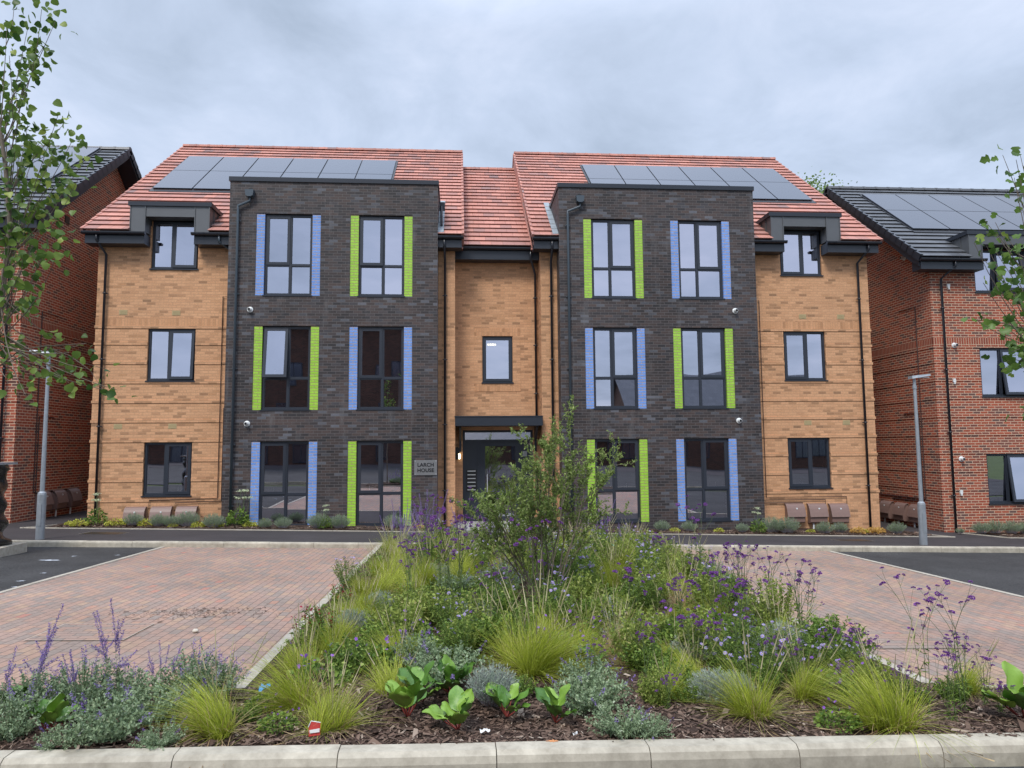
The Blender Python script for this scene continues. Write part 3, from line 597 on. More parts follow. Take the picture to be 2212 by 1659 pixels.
roof_slope(b, -1.0, .97, CY, CZ, RY, sl=slc); roof_slope(b, -1.0, .97, CY, CZ, RY, sl=slc, back=True); rc = b.build('roof', 'red_tile', block)
v = MB(); ridge(v, -1.0, .97, RY, RZc+.05); v.build('ridge_tiles', 'red_tile', rc)
b = MB(); b.box(-1.215, 1.215, CY+.06, YC+.01, CZ-.38, CZ-.05); b.build('fascia', 'trim', block); b = MB(); gutter(b, -1.2, 1.15, CY-.0, CZ-.055); b.build('gutter', 'blackpipe', block)
# rainwater pipes
downpipe(block, [(-10.745, 19.27, 7.84), (-10.745, 19.27, 7.68), (-10.64, 19.62, 7.36), (-10.64, 19.62, -.2)], clips=[(-10.64, 19.62, z) for z in (.9, 2.7, 4.5, 6.3)], m='blackpipe')
downpipe(block, [(10.70, 19.27, 7.84), (10.70, 19.27, 7.68), (10.54, 19.62, 7.36), (10.54, 19.62, -.6)], clips=[(10.54, 19.62, z) for z in (.9, 2.7, 4.5, 6.3)], m='blackpipe')
downpipe(block, [(-7.56, 19.27, 7.84), (-7.56, 19.27, 7.66), (-7.32, 19.6, 7.5), (-7.3, 19.62, 7.3)], m='pipe')
for x, px in ((-6.72, -7.02), (2.27, 1.92)):
    b = MB(); b.prism([(x-.115, 9.03), (x+.115, 9.03), (x+.095, 8.87), (x+.04, 8.84), (x-.04, 8.84), (x-.095, 8.87)], 'y', YB-.17, YB-.015); hp = b.build('hopper', 'pipe', block, bevel=.004)
    b = MB(); b.lathe([(.055, 0), (.055, -.02), (.04, -.021)], (x, YB, 9.08), 'y', 16); b.build('overflow_outlet', 'black', hp)
    downpipe(block, [(x, YB-.08, 8.86), (x, YB-.08, 8.74), (px, YB-.08, 8.60), (px, YB-.08, 8.5), (px, YB-.08, -.3)], clips=[(px, YB-.06, z) for z in (8.2, 6.2, 4.2, 2.2, .6)])
downpipe(block, [(-1.50, 19.27, 7.84), (-1.50, 19.27, 7.62), (-1.49, 19.6, 7.3), (-1.49, 19.61, -.1)], clips=[(-1.49, 19.61, z) for z in (.9, 2.7, 4.5, 6.3)], m='blackpipe')
downpipe(block, [(1.50, 19.27, 7.84), (1.50, 19.27, 7.62), (1.50, 19.6, 7.3), (1.50, 19.61, -.1)], clips=[(1.50, 19.61, z) for z in (.9, 2.7, 4.5, 6.3)], m='blackpipe')
downpipe(block, [(.96, 19.97, 7.74), (.96, 19.97, 7.5), (1.12, 20.30, 7.1), (1.12, 20.31, 2.93)], clips=[(1.12, 20.31, z) for z in (3.6, 5.0, 6.4)], m='blackpipe')
b = MB(); b.box(-1.66, -1.5, 19.95, 20.15, 8.9, 9.1); b.tube([(-1.6, 19.9, 8.95), (-1.58, 19.6, 8.3)], .035, 8); b.build('bay_hopper', 'blackpipe', block)
for x, z in ((-6.66, 5.78), (-6.67, 2.74), (6.63, 5.83), (6.63, 2.75)): flue(block, x, YB, z)
for x, z in ((-10.17, 5.79), (-8.78, 5.78), (8.85, 5.78), (10.0, 5.78), (-10.19, 2.70), (-8.78, 2.70), (8.87, 2.70), (10.02, 2.70)):
    b = MB(); b.box(x-.107, x+.107, YW-.006, YW+.01, z-.066, z+.066)
    for k in range(6): b.box(x-.095, x+.095, YW-.010, YW-.005, z-.055+k*.02, z-.047+k*.02)
    b.build('air_brick', 'airbrick', block)
def thinpipe(pts, r=.011): b = MB(); b.tube(pts, r, 6); b.build('gas_pipe', 'brownpipe', block, smooth=True)
yp = YW-.035
thinpipe([(-7.28, yp, 6.24), (-7.54, yp, 6.24), (-7.54, yp, .78), (-9.30, yp, .74), (-9.30, yp, .50)])
thinpipe([(-7.28, yp, 3.19), (-7.44, yp, 3.19), (-7.44, yp, .70), (-8.63, yp, .66), (-8.63, yp, .45)])
thinpipe([(-7.95, yp, .30), (-7.86, yp, .28), (-7.84, yp, -.05)])
thinpipe([(7.28, yp, 6.24), (7.55, yp, 6.24), (7.55, yp, .60), (9.9, yp, .60), (9.9, yp, .25)])
thinpipe([(7.28, yp, 3.17), (7.46, yp, 3.17), (7.46, yp, .52), (9.27, yp, .52), (9.27, yp, .2)])
thinpipe([(7.28, yp, .44), (8.6, yp, .44), (8.62, yp, .15)])
for i, (x, z) in enumerate(((-9.62, .04), (-8.95, .04), (-8.30, .04), (8.33, -.11), (8.98, -.12), (9.61, -.13))):
    side = 'left' if i < 3 else 'right'; nth = ('leftmost', 'middle', 'rightmost')[i % 3]
    meter_box('gas_meter_box', f'{nth} of three brown gas meter boxes under the {side} wing ground window', (x, YW-.003, z))
# name plate
sg_ = thing('house_sign', 'brushed steel name plate reading LARCH HOUSE on the charcoal brick', 'sign', (-1.99, YB, 1.34))
b = MB(); b.box(-2.292, -1.69, YB-.022, YB-.004, 1.345, 1.745); b.build('plate', 'steel', sg_, bevel=.003)
for x in (-2.265, -1.715):
    for z in (1.372, 1.718): q = MB(); q.lathe([(.0, 0), (.011, 0), (.009, -.006), (0, -.008)], (x, YB-.022, z), 'y', 10); q.build('screw', 'chrome', sg_)
for i, t in enumerate(('LARCH', 'HOUSE')):
    cu = bpy.data.curves.new('lettering', 'FONT'); cu.body = t; cu.size = .135; cu.align_x = 'CENTER'; cu.extrude = .003; cu.offset = .0035; cu.space_character = 1.04
    o = bpy.data.objects.new('lettering', cu); col.objects.link(o); o.parent = sg_; o.rotation_euler = (math.pi/2, 0, 0); o.location = (0.0, -.026, .235-i*.145); cu.materials.append(MAT['black'])
    bpy.context.view_layer.update(); me = bpy.data.meshes.new_from_object(o.evaluated_get(bpy.context.evaluated_depsgraph_get())); o2 = bpy.data.objects.new('lettering', me); col.objects.link(o2); o2.parent = sg_; o2.rotation_euler = o.rotation_euler; o2.location = o.location; bpy.data.objects.remove(o)

# ------------------------------------------------------------------ red brick neighbours
def red_house(label, sx, X, Yf, zoff, EYr, EZr, RYr, sgn, far):
    """sgn -1: stands to the left, its gable at X facing right; +1 mirrored"""
    root = thing('red_brick_house', label, 'building', (X, Yf, 0), 'red brick neighbours'); sl_ = SL; RZr = EZr+sl_*(RYr-EYr)
    x0, x1 = (far, X) if sgn < 0 else (X, far); b = MB(); holes = []
    wx = [X+sgn*1.40, X+sgn*6.2] if sgn > 0 else [X+sgn*6.2, X-8.4]
    for wa in wx:
        for k, (za, zb) in enumerate(((.85, 2.275), (3.925, 5.35), (7.0, 8.3))): holes.append((min(wa, wa+1.8), max(wa, wa+1.8), za+zoff, zb+zoff-(0 if k < 2 else .02)))
    if sgn < 0: holes = [h for h in holes if h[0] > x0]
    wall_front(b, x0, x1, -1.0, EZr+.27, Yf, holes)
    yk = 2*RYr-Yf; q = [(X, Yf, -1), (X, yk, -1), (X, yk, EZr), (X, RYr, RZr-.06), (X, Yf, EZr+.25)]; b.quad(*(q[::-1] if sgn > 0 else q)); b.quad((x1, yk, -1), (x0, yk, -1), (x0, yk, EZr), (x1, yk, EZr))
    b.build('red_wall', 'red', root)
    l = MB(); s = MB()
    for k in range(10):
        z = 5.35+zoff-(0 if k == 0 else .45+.525*(k-1))
        segs = [(x0, x1)]
        for h in holes:
            if h[2]-.02 < z+.03 < h[3]: segs = [t for (p, q_) in segs for t in ((p, min(q_, h[0])), (max(p, h[1]), q_)) if t[1]-t[0] > .02]
        for p, q_ in segs: l = MB(); l.box(p-(.012 if abs(p-X) < .01 else 0), q_+(.012 if abs(q_-X) < .01 else 0), Yf-.012, Yf+.02, z, z+.073); l.build('string_course', 'red', root)
        l = MB(); l.box(X-(.012 if sgn > 0 else -.0), X+(0 if sgn > 0 else .012), Yf+.021, yk, z, z+.073); l.build('string_course', 'red', root)
    s.box(x0, x1, Yf-.004, Yf+.02, 5.425+zoff, 5.65+zoff); s.build('soldier_course', 'red_soldier', root); s = MB(); s.box(X-(.004 if sgn > 0 else -.0), X+(0 if sgn > 0 else .004), Yf+.021, yk, 5.425+zoff, 5.65+zoff)
    s.build('soldier_course', 'red_soldier', root)
    for i, h in enumerate(holes): window(root, h[0]+.005, h[1]-.005, h[2]+.005, h[3]-.005, Yf, .36, 1, opn=rad(7) if sgn > 0 else 0)
    r = MB(); vx = X-sgn*.53; ra, rb = (min(vx, far), max(vx, far)); dm = []
    for wa in wx:
        a, c_ = wa-.45, wa+2.25
        if x0 < a < x1: dm.append((a, c_))
    cuts = [(a+.06, c_-.06, EYr-.5, EYr+.95) for a, c_ in dm]
    roof_slope(r, ra, rb, EYr, EZr, RYr, cuts); roof_slope(r, ra, rb, EYr, EZr, RYr, back=True); ro = r.build('roof', 'grey_tile', root)
    v = MB(); verge(v, vx, .08, EYr, EZr, RYr, .13, h=.085); v.build('verge', 'trim', ro)
    v = MB(); w_ = (X-sgn*.01, vx); 
    for bk in (0, 1):
        P = lambda y, z: (2*RYr-y if bk else y, z)
        v.prism([P(EYr+.1, EZr-.25), P(EYr+.1, EZr+.02), P(RYr, RZr-.06), P(RYr, RZr-.26), P(Yf+.02, EZr-.02)], 'x', min(w_), max(w_))
    v.build('barge_soffit', 'trim', ro)
    v = MB(); ridge(v, ra, rb, RYr, RZr+.05); v.build('ridge_tiles', 'grey_tile', ro)
    ends = [x0 if sgn < 0 else x0-.5] + [t for a, c_ in dm for t in (a+.45, c_-.45)] + [x1+.5 if sgn < 0 else x1]
    for i in range(0, len(ends), 2): eaves(root, ends[i], ends[i+1], Yf, EYr, EZr)
    for a, c_ in dm: zinc_dormer(root, a, c_, a+.45, c_-.45, EYr+.09, EYr+1.0, EZr, EZr+.42, EZr+.70)
    if sgn > 0: solar_array(ro, list(12.98+np.arange(8)*1.225), [20.66, 22.0, 23.32], EYr, EZr)
    else: solar_array(ro, list(-12.93-np.arange(8)[::-1]*1.225), [20.95, 22.35, 23.72], EYr, EZr)
    xp = X+sgn*.30; g0 = -.9
    downpipe(root, [(xp+sgn*.22, EYr+.02, EZr-.1), (xp+sgn*.22, EYr+.02, EZr-.25), (xp, Yf-.08, EZr-.55), (xp, Yf-.08, g0)], clips=[(xp, Yf-.08, z) for z in (.6, 2.4, 4.2, 6.0)], m='blackpipe')
    return root
left_red = red_house('red brick house with dark grey roof and solar panels left of the apartment block', -1, -12.57, 19.30, .02, 18.85, 8.20, 23.75, -1, -32)
right_red = red_house('red brick house with dark grey roof and solar panels right of the apartment block', 1, 12.64, 19.50, -.5, 19.05, 7.42, 23.95, 1, 34)
flue(left_red, -12.57, 20.40, 8.72, 'x', 1); flue(right_red, 12.64, 20.58, 7.80, 'x', -1); flue(right_red, 13.27, 19.5, 4.92); flue(right_red, 13.27, 19.5, 1.63)
for z in (6.63, 3.85, .65): b = MB(); b.box(13.16, 13.24, 19.46, 19.50, z, z+.10); b.box(13.18, 13.22, 19.45, 19.5, z-.06, z); b.build('overflow_vent', 'white', right_red)
for i in range(3):
    nth = ('nearest', 'middle', 'farthest')[i]
    meter_box('gas_meter_box', f'{nth} of three brown gas meter boxes on the left red gable wall', (-12.565, 20.55+i*.75, .42), rz=math.pi/2)
    meter_box('gas_meter_box', f'{nth} of three brown gas meter boxes on the right red gable wall', (12.635, 20.55+i*.75, -.28), rz=-math.pi/2)
for root, X, sg, z0 in ((left_red, -12.55, 1, .95), (right_red, 12.62, -1, .45)):
    b = MB(); b.tube([(X, 20.2, z0), (X, 20.2, 5.9 if sg > 0 else 6.2), (X, 21.0, 5.9 if sg > 0 else 6.2)], .014, 6); b.tube([(X, 20.3, z0), (X, 20.3, 3.0), (X, 21.0, 3.0)], .014, 6)
    b.tube([(X, 20.2, z0), (X, 22.5, z0)], .014, 6); b.tube([(X, 20.3, z0-.08), (X, 21.8, z0-.08)], .014, 6); b.build('gas_pipe', 'brownpipe', root)
b = MB(); b.box(-12.573, -12.55, 21.1, 21.33, 8.70, 8.92); b.build('vent', 'black', left_red)

# ------------------------------------------------------------------ the houses across the street, seen mirrored in the windows
def mirror_house(label, x0, x1, Yf, m, ze, zr, depth):
    root = thing('brick_house', label, 'building', (x0, Yf, 0), 'houses across the street'); b = MB(); ym = Yf-depth/2
    b.quad((x1, Yf, -.4), (x0, Yf, -.4), (x0, Yf, ze), (x1, Yf, ze)); b.quad((x0, Yf-depth, -.4), (x1, Yf-depth, -.4), (x1, Yf-depth, ze), (x0, Yf-depth, ze))
    for X in (x0, x1): b.quad((X, Yf, -.4), (X, Yf-depth, -.4), (X, Yf-depth, ze), (X, ym, zr), (X, Yf, ze))
    b.build('wall', m, root)
    r = MB(); e = .4; s = (zr-ze)/(depth/2)
    for sgn in (1, -1):
        ya = ym+sgn*(depth/2+e); za = ze-e*s
        r.prism([(ya, za), (ya, za+.08), (ym, zr+.08), (ym, zr)], 'x', x0-.3, x1+.3)
    r.build('roof', 'grey_tile', root)
    x = x0+1.2
    while x+1.4 < x1:
        for z in np.arange(1.0, ze-1.4, 2.9):
            f = MB(); rect_frame(f, x, x+1.2, z, z+1.3, Yf-.02, Yf+.04, .08); f.box(x+.57, x+.63, Yf-.02, Yf+.04, z, z+1.3); w = f.build('window', 'frame', root)
            g = MB(); g.box(x+.05, x+1.15, Yf+.002, Yf+.012, z+.05, z+1.25); g.build('pane', 'solar', w)
        x += 2.9
    return root
mirror_house('three storey shadow-brown brick block across the street behind the camera', -17, -4.5, -13, 'shadow_brown_brick', 11.0, 13.6, 9)
mirror_house('low shadow-brown brick house at far left across the street behind the camera', -29, -17.6, -14, 'shadow_brown_brick', 3.4, 6.0, 8)
mirror_house('long low bungalow across the street behind the camera', -4.0, 13.2, -17, 'shadow_brown_brick', 2.7, 4.5, 8)
mirror_house('two storey red brick house across the street behind the camera on the right', 13.5, 30, -17, 'shadow_brown_brick', 4.4, 8.2, 9)

# ================================================================== planting
MAT['grass_blade'] = leafmat('grass_blade', (0.20, 0.26, 0.03), (0.56, 0.62, 0.08), 0.5, 0.4, c3=(0.72, 0.68, 0.28))
MAT['grass_seed'] = leafmat('grass_seed_head', (0.42, 0.38, 0.20), (0.62, 0.56, 0.34), 0.7, 0.2)
MAT['dry_grass'] = leafmat('dry_grass', (0.36, 0.24, 0.12), (0.62, 0.48, 0.28), 0.7, 0.2)
MAT['bergenia_leaf'] = leafmat('bergenia_leaf', (0.06, 0.15, 0.022), (0.22, 0.38, 0.05), 0.3, 0.2, c3=(0.25, 0.13, 0.06), spec=0.5)
MAT['red_stalk'] = flat('red_stalk', (0.22, 0.04, 0.03), 0.5)
MAT['catmint_leaf'] = leafmat('catmint_leaf', (0.17, 0.25, 0.13), (0.38, 0.48, 0.29), 0.7, 0.3, c3=(0.48, 0.53, 0.38))
MAT['silver_leaf'] = leafmat('silver_leaf', (0.22, 0.28, 0.22), (0.46, 0.53, 0.44), 0.8, 0.15)
MAT['green_leaf'] = leafmat('green_leaf', (0.06, 0.13, 0.025), (0.27, 0.39, 0.075), 0.5, 0.35, c3=(0.46, 0.52, 0.15))
MAT['fresh_leaf'] = leafmat('fresh_leaf', (0.16, 0.23, 0.04), (0.42, 0.50, 0.12), 0.55, 0.4, c3=(0.55, 0.50, 0.22))
MAT['shrub_leaf'] = leafmat('shrub_leaf', (0.15, 0.22, 0.055), (0.36, 0.46, 0.14), 0.45, 0.45, c3=(0.52, 0.60, 0.24))
MAT['lime_leaf'] = leafmat('lime_tree_leaf', (0.04, 0.10, 0.02), (0.20, 0.30, 0.06), 0.4, 0.4, c3=(0.38, 0.46, 0.10))
MAT['maple_leaf'] = leafmat('maple_leaf', (0.05, 0.11, 0.022), (0.15, 0.26, 0.05), 0.4, 0.35, c3=(0.25, 0.34, 0.07))
MAT['heuchera_leaf'] = leafmat('lime_yellow_leaf', (0.36, 0.40, 0.05), (0.62, 0.60, 0.12), 0.6, 0.2, c3=(0.6, 0.42, 0.10))
MAT['amber_leaf'] = leafmat('amber_leaf', (0.50, 0.28, 0.07), (0.68, 0.46, 0.14), 0.6, 0.2)
MAT['purple_flower'] = leafmat('purple_flower', (0.13, 0.035, 0.20), (0.30, 0.11, 0.44), 0.7, 0.15, c3=(0.44, 0.22, 0.56))
MAT['mauve_flower'] = leafmat('mauve_flower', (0.16, 0.10, 0.30), (0.32, 0.22, 0.52), 0.7, 0.15)
MAT['violet_petal'] = leafmat('violet_petal', (0.22, 0.08, 0.50), (0.40, 0.16, 0.66), 0.6, 0.25)
MAT['lilac_petal'] = leafmat('lilac_petal', (0.36, 0.28, 0.72), (0.56, 0.46, 0.84), 0.6, 0.25)
MAT['crimson_petal'] = leafmat('crimson_petal', (0.20, 0.006, 0.02), (0.34, 0.02, 0.05), 0.6, 0.2)
MAT['yellow_eye'] = flat('yellow_eye', (0.55, 0.40, 0.05), 0.8)
MAT['stem'] = flat('green_stem', (0.10, 0.14, 0.055), 0.6, var=0.3, vscale=30)
MAT['brown_stem'] = flat('brown_stem', (0.10, 0.07, 0.04), 0.7, var=0.3, vscale=30)
MAT['pale_stem'] = flat('pale_stem', (0.30, 0.28, 0.32), 0.7)
MAT['twig'] = flat('twig_bark', (0.16, 0.13, 0.10), 0.85, var=0.3, vscale=20)
MAT['sedum_head'] = leafmat('sedum_head', (0.50, 0.58, 0.34), (0.70, 0.76, 0.52), 0.8, 0.1)
A = np.array
def unit(v): return v/np.maximum(1e-9, np.linalg.norm(v, axis=-1, keepdims=True))
def mesh_np(name, V, F, m, parent=None, smooth=False):
    V = np.asarray(V, dtype=np.float32).reshape(-1, 3); F = np.asarray(F, dtype=np.int32); me = bpy.data.meshes.new(name); k = F.shape[1]
    me.vertices.add(len(V)); me.vertices.foreach_set('co', V.ravel()); me.loops.add(F.size); me.loops.foreach_set('vertex_index', F.ravel())
    me.polygons.add(len(F)); me.polygons.foreach_set('loop_start', np.arange(0, F.size, k, dtype=np.int32)); me.polygons.foreach_set('loop_total', np.full(len(F), k, dtype=np.int32))
    me.materials.append(MAT[m]); me.update(calc_edges=True)
    if smooth: me.shade_smooth()
    o = bpy.data.objects.new(name, me); col.objects.link(o)
    if parent is not None: o.parent = parent
    return o
def cat(*vf):
    V = []; F = []; n = 0
    for v, f in vf:
        if len(v) == 0: continue
        V.append(v); F.append(f+n); n += len(v)
    return np.concatenate(V), np.concatenate(F)
def leaves(P, D, L, Wd, cup=0.12, rs=None):
    """one folded diamond (two quads' worth in one bent quad pair) per leaf: 6 verts, 2 quads"""
    n = len(P); D = unit(D); R = rng.normal(size=(n, 3)); Sd = unit(np.cross(D, R)); Nn = np.cross(Sd, D); Nn[Nn[:, 2] < 0] *= -1
    L = np.broadcast_to(L, (n,))[:, None]; Wd = np.broadcast_to(Wd, (n,))[:, None]
    a = P; m = P+D*L*.5-Nn*L*cup*.6; t = P+D*L-Nn*L*cup
    l = P+D*L*.45+Sd*Wd*.5+Nn*L*cup*.5; r = P+D*L*.45-Sd*Wd*.5+Nn*L*cup*.5
    V = np.stack([a, l, t, m, r], 1).reshape(-1, 3); i = np.arange(n)[:, None]*5
    return V, np.concatenate([i+A([[0, 3, 2, 1]]), i+A([[0, 4, 2, 3]])])
def flatleaf(P, D, L, Wd):
    n = len(P); D = unit(D); R = rng.normal(size=(n, 3)); Sd = unit(np.cross(D, R)); L = np.broadcast_to(L, (n,))[:, None]; Wd = np.broadcast_to(Wd, (n,))[:, None]
    V = np.stack([P, P+D*L*.5+Sd*Wd*.5, P+D*L, P+D*L*.5-Sd*Wd*.5], 1).reshape(-1, 3); return V, np.arange(n*4).reshape(-1, 4)
def blades(n, r, L0, L1, spread, w, droop=0.5, seg=5, hmin=0.0, tip=0.15, wind=None):
    az = rng.uniform(0, 2*math.pi, n); rr = r*np.sqrt(rng.uniform(0, 1, n)); B = np.stack([rr*np.cos(az), rr*np.sin(az), np.zeros(n)], 1)
    az2 = az+rng.normal(0, .6, n); L = rng.uniform(L0, L1, n); tl = spread*(rng.uniform(0.03, 1, n)**.8); H = np.stack([np.cos(az2), np.sin(az2), np.zeros(n)], 1)
    sd = np.stack([-np.sin(az2), np.cos(az2), np.zeros(n)], 1); tw = rng.uniform(-1, 1, n)[:, None]; sd = unit(sd+H*tw)
    V = []
    for k in range(seg+1):
        t = k/seg; hor = L*(np.sin(tl)*t+droop*np.sin(tl)*t*t*.5); ver = L*(np.cos(tl)*t-droop*np.sin(tl)*t*t*.75)
        C = B+H*hor[:, None]+A([0, 0, 1])*ver[:, None]
        if wind is not None: C = C+A([wind[0], wind[1], -.02])*(t*t*L)[:, None]+CL*(t*(1-t*.3))[..., None]*L[:, None] if False else C+A([wind[0], wind[1], -.05])*(t*t*L)[:, None]
        ww = w*(1-(1-tip)*t**1.5)
        V += [C-sd*ww/2, C+sd*ww/2]
    V = np.stack(V, 1).reshape(-1, 3); i = np.arange(n)[:, None]*(2*seg+2); F = np.concatenate([i+A([[2*k, 2*k+1, 2*k+3, 2*k+2]]) for k in range(seg)])
    V[:, 2] = np.maximum(V[:, 2], -.01+.01*rng.uniform(0, 1, len(V)))
    return V, F
def tubes(paths, r0, r1, n=3):
    V = []; F = []; c = 0
    for p in paths:
        p = np.asarray(p, float); m = len(p); d = unit(np.gradient(p, axis=0)); a = unit(np.cross(d, A([0.31, 0.77, 0.12]))); b = np.cross(d, a); ts = np.linspace(0, 1, m)
        for k in range(m):
            rr = (r0 if np.isscalar(r0) else r0)*(1-ts[k])+r1*ts[k]
            for j in range(n): t = 2*math.pi*j/n; V.append(p[k]+rr*(a[k]*math.cos(t)+b[k]*math.sin(t)))
        for k in range(m-1):
            for j in range(n): jj = (j+1) % n; F.append((c+k*n+j, c+k*n+jj, c+(k+1)*n+jj, c+(k+1)*n+j))
        c += m*n
    return A(V), A(F)
def curve(p0, p1, bow, m=5):
    p0, p1 = A(p0, dtype=float), A(p1, dtype=float); t = np.linspace(0, 1, m)[:, None]; return p0*(1-t)+p1*t+A(bow)*(4*t*(1-t))*.5
def along(path, n, t0=0.1, t1=1):
    t = rng.uniform(t0, t1, n)*(len(path)-1); i = np.minimum(t.astype(int), len(path)-2); f = (t-i)[:, None]; return path[i]*(1-f)+path[i+1]*f, unit(path[i+1]-path[i])

TPL = {}
def root_tpl(kind): return thing(kind, '', '', (0, -60, 0))
def t_tuft(v, tall=1.0, seeds=9, n=260, dry=False):
    r = root_tpl('dry_grass_clump' if dry else 'grass_tuft'); wz = rng.uniform(0, 6.28); wd = (.35*math.cos(wz), .35*math.sin(wz)); sub = []
    for q in range(4):                      # several tillers of different age and lean make one tuft
        ox, oy = rng.normal(0, .045, 2); k = rng.uniform(.75, 1.1); w2 = (wd[0]+rng.normal(0, .22), wd[1]+rng.normal(0, .22)); m_ = int(n*.6)
        v1, f1 = blades(m_, .045, .12, .34*tall*k, rng.uniform(.8, 1.25), .004, .6, wind=w2); v1 = v1+A([ox, oy, 0]); v2, f2 = blades(m_//3, .03, .2, .40*tall*k, .6, .0036, .4, wind=w2); sub += [(v1, f1), (v2+A([ox, oy, 0]), f2)]
    V, F = cat(*sub)
    mesh_np('blades', V, F, 'dry_grass' if dry else 'grass_blade', r)
    if seeds:
        
        # heads on the last third
        P = []; 
        for k in range(seeds):
            az = rng.uniform(0, 6.28); tl = rng.uniform(.05, .5); L = rng.uniform(.36, .56)*tall; d = A([math.cos(az)*math.sin(tl), math.sin(az)*math.sin(tl), math.cos(tl)]); p = curve(d*L*.05, d*L+A([math.cos(az), math.sin(az), -.3])*.05, (0, 0, .0), 7); P.append(p)
        V, F = tubes([p[:6] for p in P], .0011, .001); V2, F2 = tubes([p[4:] for p in P], .0045, .0012, 4); mesh_np('seed_heads', *cat((V, F), (V2, F2)), 'grass_seed', r)
    mesh_np('dead_blades', *blades(int(rng.integers(60, 150)), .08, .15, .34, 1.5, .004, .8), 'dry_grass', r)
    return r
def t_catmint(v, R=.30, H=.30, flowers=22):
    r = root_tpl('catmint_mound'); paths = []; P = []; D = []
    for k in range(95):
        az = rng.uniform(0, 6.28); q = math.sqrt(rng.uniform(0, 1)); h = H*(1-.55*q*q)*rng.uniform(.8, 1.15); e = A([math.cos(az)*R*q, math.sin(az)*R*q, h]); p = curve(e*A([.15, .15, 0]), e, (0, 0, -.03+.06*rng.uniform()), 6); paths.append(p)
        a, d = along(p, 26, .15, 1); P.append(a); D.append(unit(rng.normal(size=(26, 3))+A([0, 0, .6])))
    mesh_np('stems', *tubes(paths, .0016, .001), 'stem', r); P = np.concatenate(P); D = np.concatenate(D)
    mesh_np('foliage', *leaves(P, D, rng.uniform(.018, .034, len(P)), rng.uniform(.010, .018, len(P))), 'catmint_leaf', r)
    P = []; 
    for k in range(flowers):
        p = paths[rng.integers(len(paths))]; d = unit(p[-1]-p[-2]+rng.normal(size=3)*.004); L = rng.uniform(.05, .12); m = 34; P.append(p[-1]+d*np.linspace(0, L, m)[:, None]+rng.normal(0, .006, (m, 3)))
    if P: P = np.concatenate(P); mesh_np('flower_spikes', *flatleaf(P, rng.normal(size=(len(P), 3)), .011, .008), 'mauve_flower', r)
    return r
def t_silver(v, R=.17, H=.24):
    r = root_tpl('silver_lavender'); paths = []; P = []; D = []
    for k in range(230):
        az = rng.uniform(0, 6.28); q = math.sqrt(rng.uniform(0, 1)); h = H*(1-.45*q*q)*rng.uniform(.75, 1.12); e = A([math.cos(az)*R*q, math.sin(az)*R*q, h]); p = curve(e*A([.35, .35, 0.1]), e, (0, 0, 0), 5); paths.append(p)
        a, d = along(p, 22, .3, 1); P.append(a); D.append(d*1.4+rng.normal(size=(22, 3))*.55)
    mesh_np('stems', *tubes(paths, .0013, .0008), 'pale_stem', r); P = np.concatenate(P); D = np.concatenate(D); mesh_np('foliage', *flatleaf(P, D, rng.uniform(.016, .032, len(P)), .0042), 'silver_leaf', r); return r
_m, _N, _L, _b = mat('bergenia_green'); MAT['bergenia_leaf'] = _m
_oi = _N.new('ShaderNodeObjectInfo'); _nz = _N.new('ShaderNodeTexNoise'); _nz.inputs['Scale'].default_value = 14; _ad = _N.new('ShaderNodeMath'); _ad.operation = 'MULTIPLY_ADD'; _L.new(_nz.outputs[0], _ad.inputs[0]); _ad.inputs[1].default_value = .5; _L.new(_oi.outputs['Random'], _ad.inputs[2])
_cr = _N.new('ShaderNodeValToRGB'); _cr.color_ramp.elements[0].color = (.05, .13, .02, 1); _cr.color_ramp.elements[0].position = .2; _cr.color_ramp.elements[1].color = (.20, .34, .045, 1); _cr.color_ramp.elements[1].position = 1.0; _e = _cr.color_ramp.elements.new(.62); _e.color = (.10, .22, .03, 1)
_L.new(_ad.outputs[0], _cr.inputs[0]); _L.new(_cr.outputs[0], _b.inputs['Base Color']); _b.inputs['Roughness'].default_value = .42
def t_bergenia(v, n=9, s=1.0):
    r = root_tpl('bergenia'); st = []
    for k in range(n):
        az = k*2.4+rng.uniform(-.4, .4); tl = rng.uniform(.15, .95); L = rng.uniform(.10, .15)*s; w = L*rng.uniform(.62, .76); stl = rng.uniform(.05, .10)*s
        d = A([math.cos(az)*math.sin(tl), math.sin(az)*math.sin(tl), math.cos(tl)]); sd = A([-math.sin(az), math.cos(az), 0.]); nn = np.cross(sd, d)*-1; b0 = d*.01; b1 = d*stl
        st.append(curve(b0, b1, (0, 0, 0), 3)); V = []; F = []; nu, nv = 8, 6
        for i in range(nu+1):
            u = i/nu; wu = w*.5*(max(0, 1-abs((u-.56)/.56)**2.6)**.5 if u < .56 else max(.02, 1-((u-.56)/.46)**2.2)**.5)
            for j in range(nv+1):
                q = j/nv*2-1; cupv = .16*abs(q)**1.6*w*.6; curl = -.20*L*u*u*rng.uniform(.98, 1.02); wav = .010*s*math.sin(u*9+k+q*3)*abs(q)
                V.append(b1+d*(L*u*(1-.04*q*q))+sd*(wu*q)+nn*(cupv+curl+wav))
        for i in range(nu):
            for j in range(nv): a = i*(nv+1)+j; F.append((a, a+1, a+nv+2, a+nv+1))
        mesh_np('leaf', A(V), A(F), 'bergenia_leaf', r, True)
    mesh_np('stalks', *tubes(st, .0045, .004, 5), 'red_stalk', r, True); return r
HEAD = {}
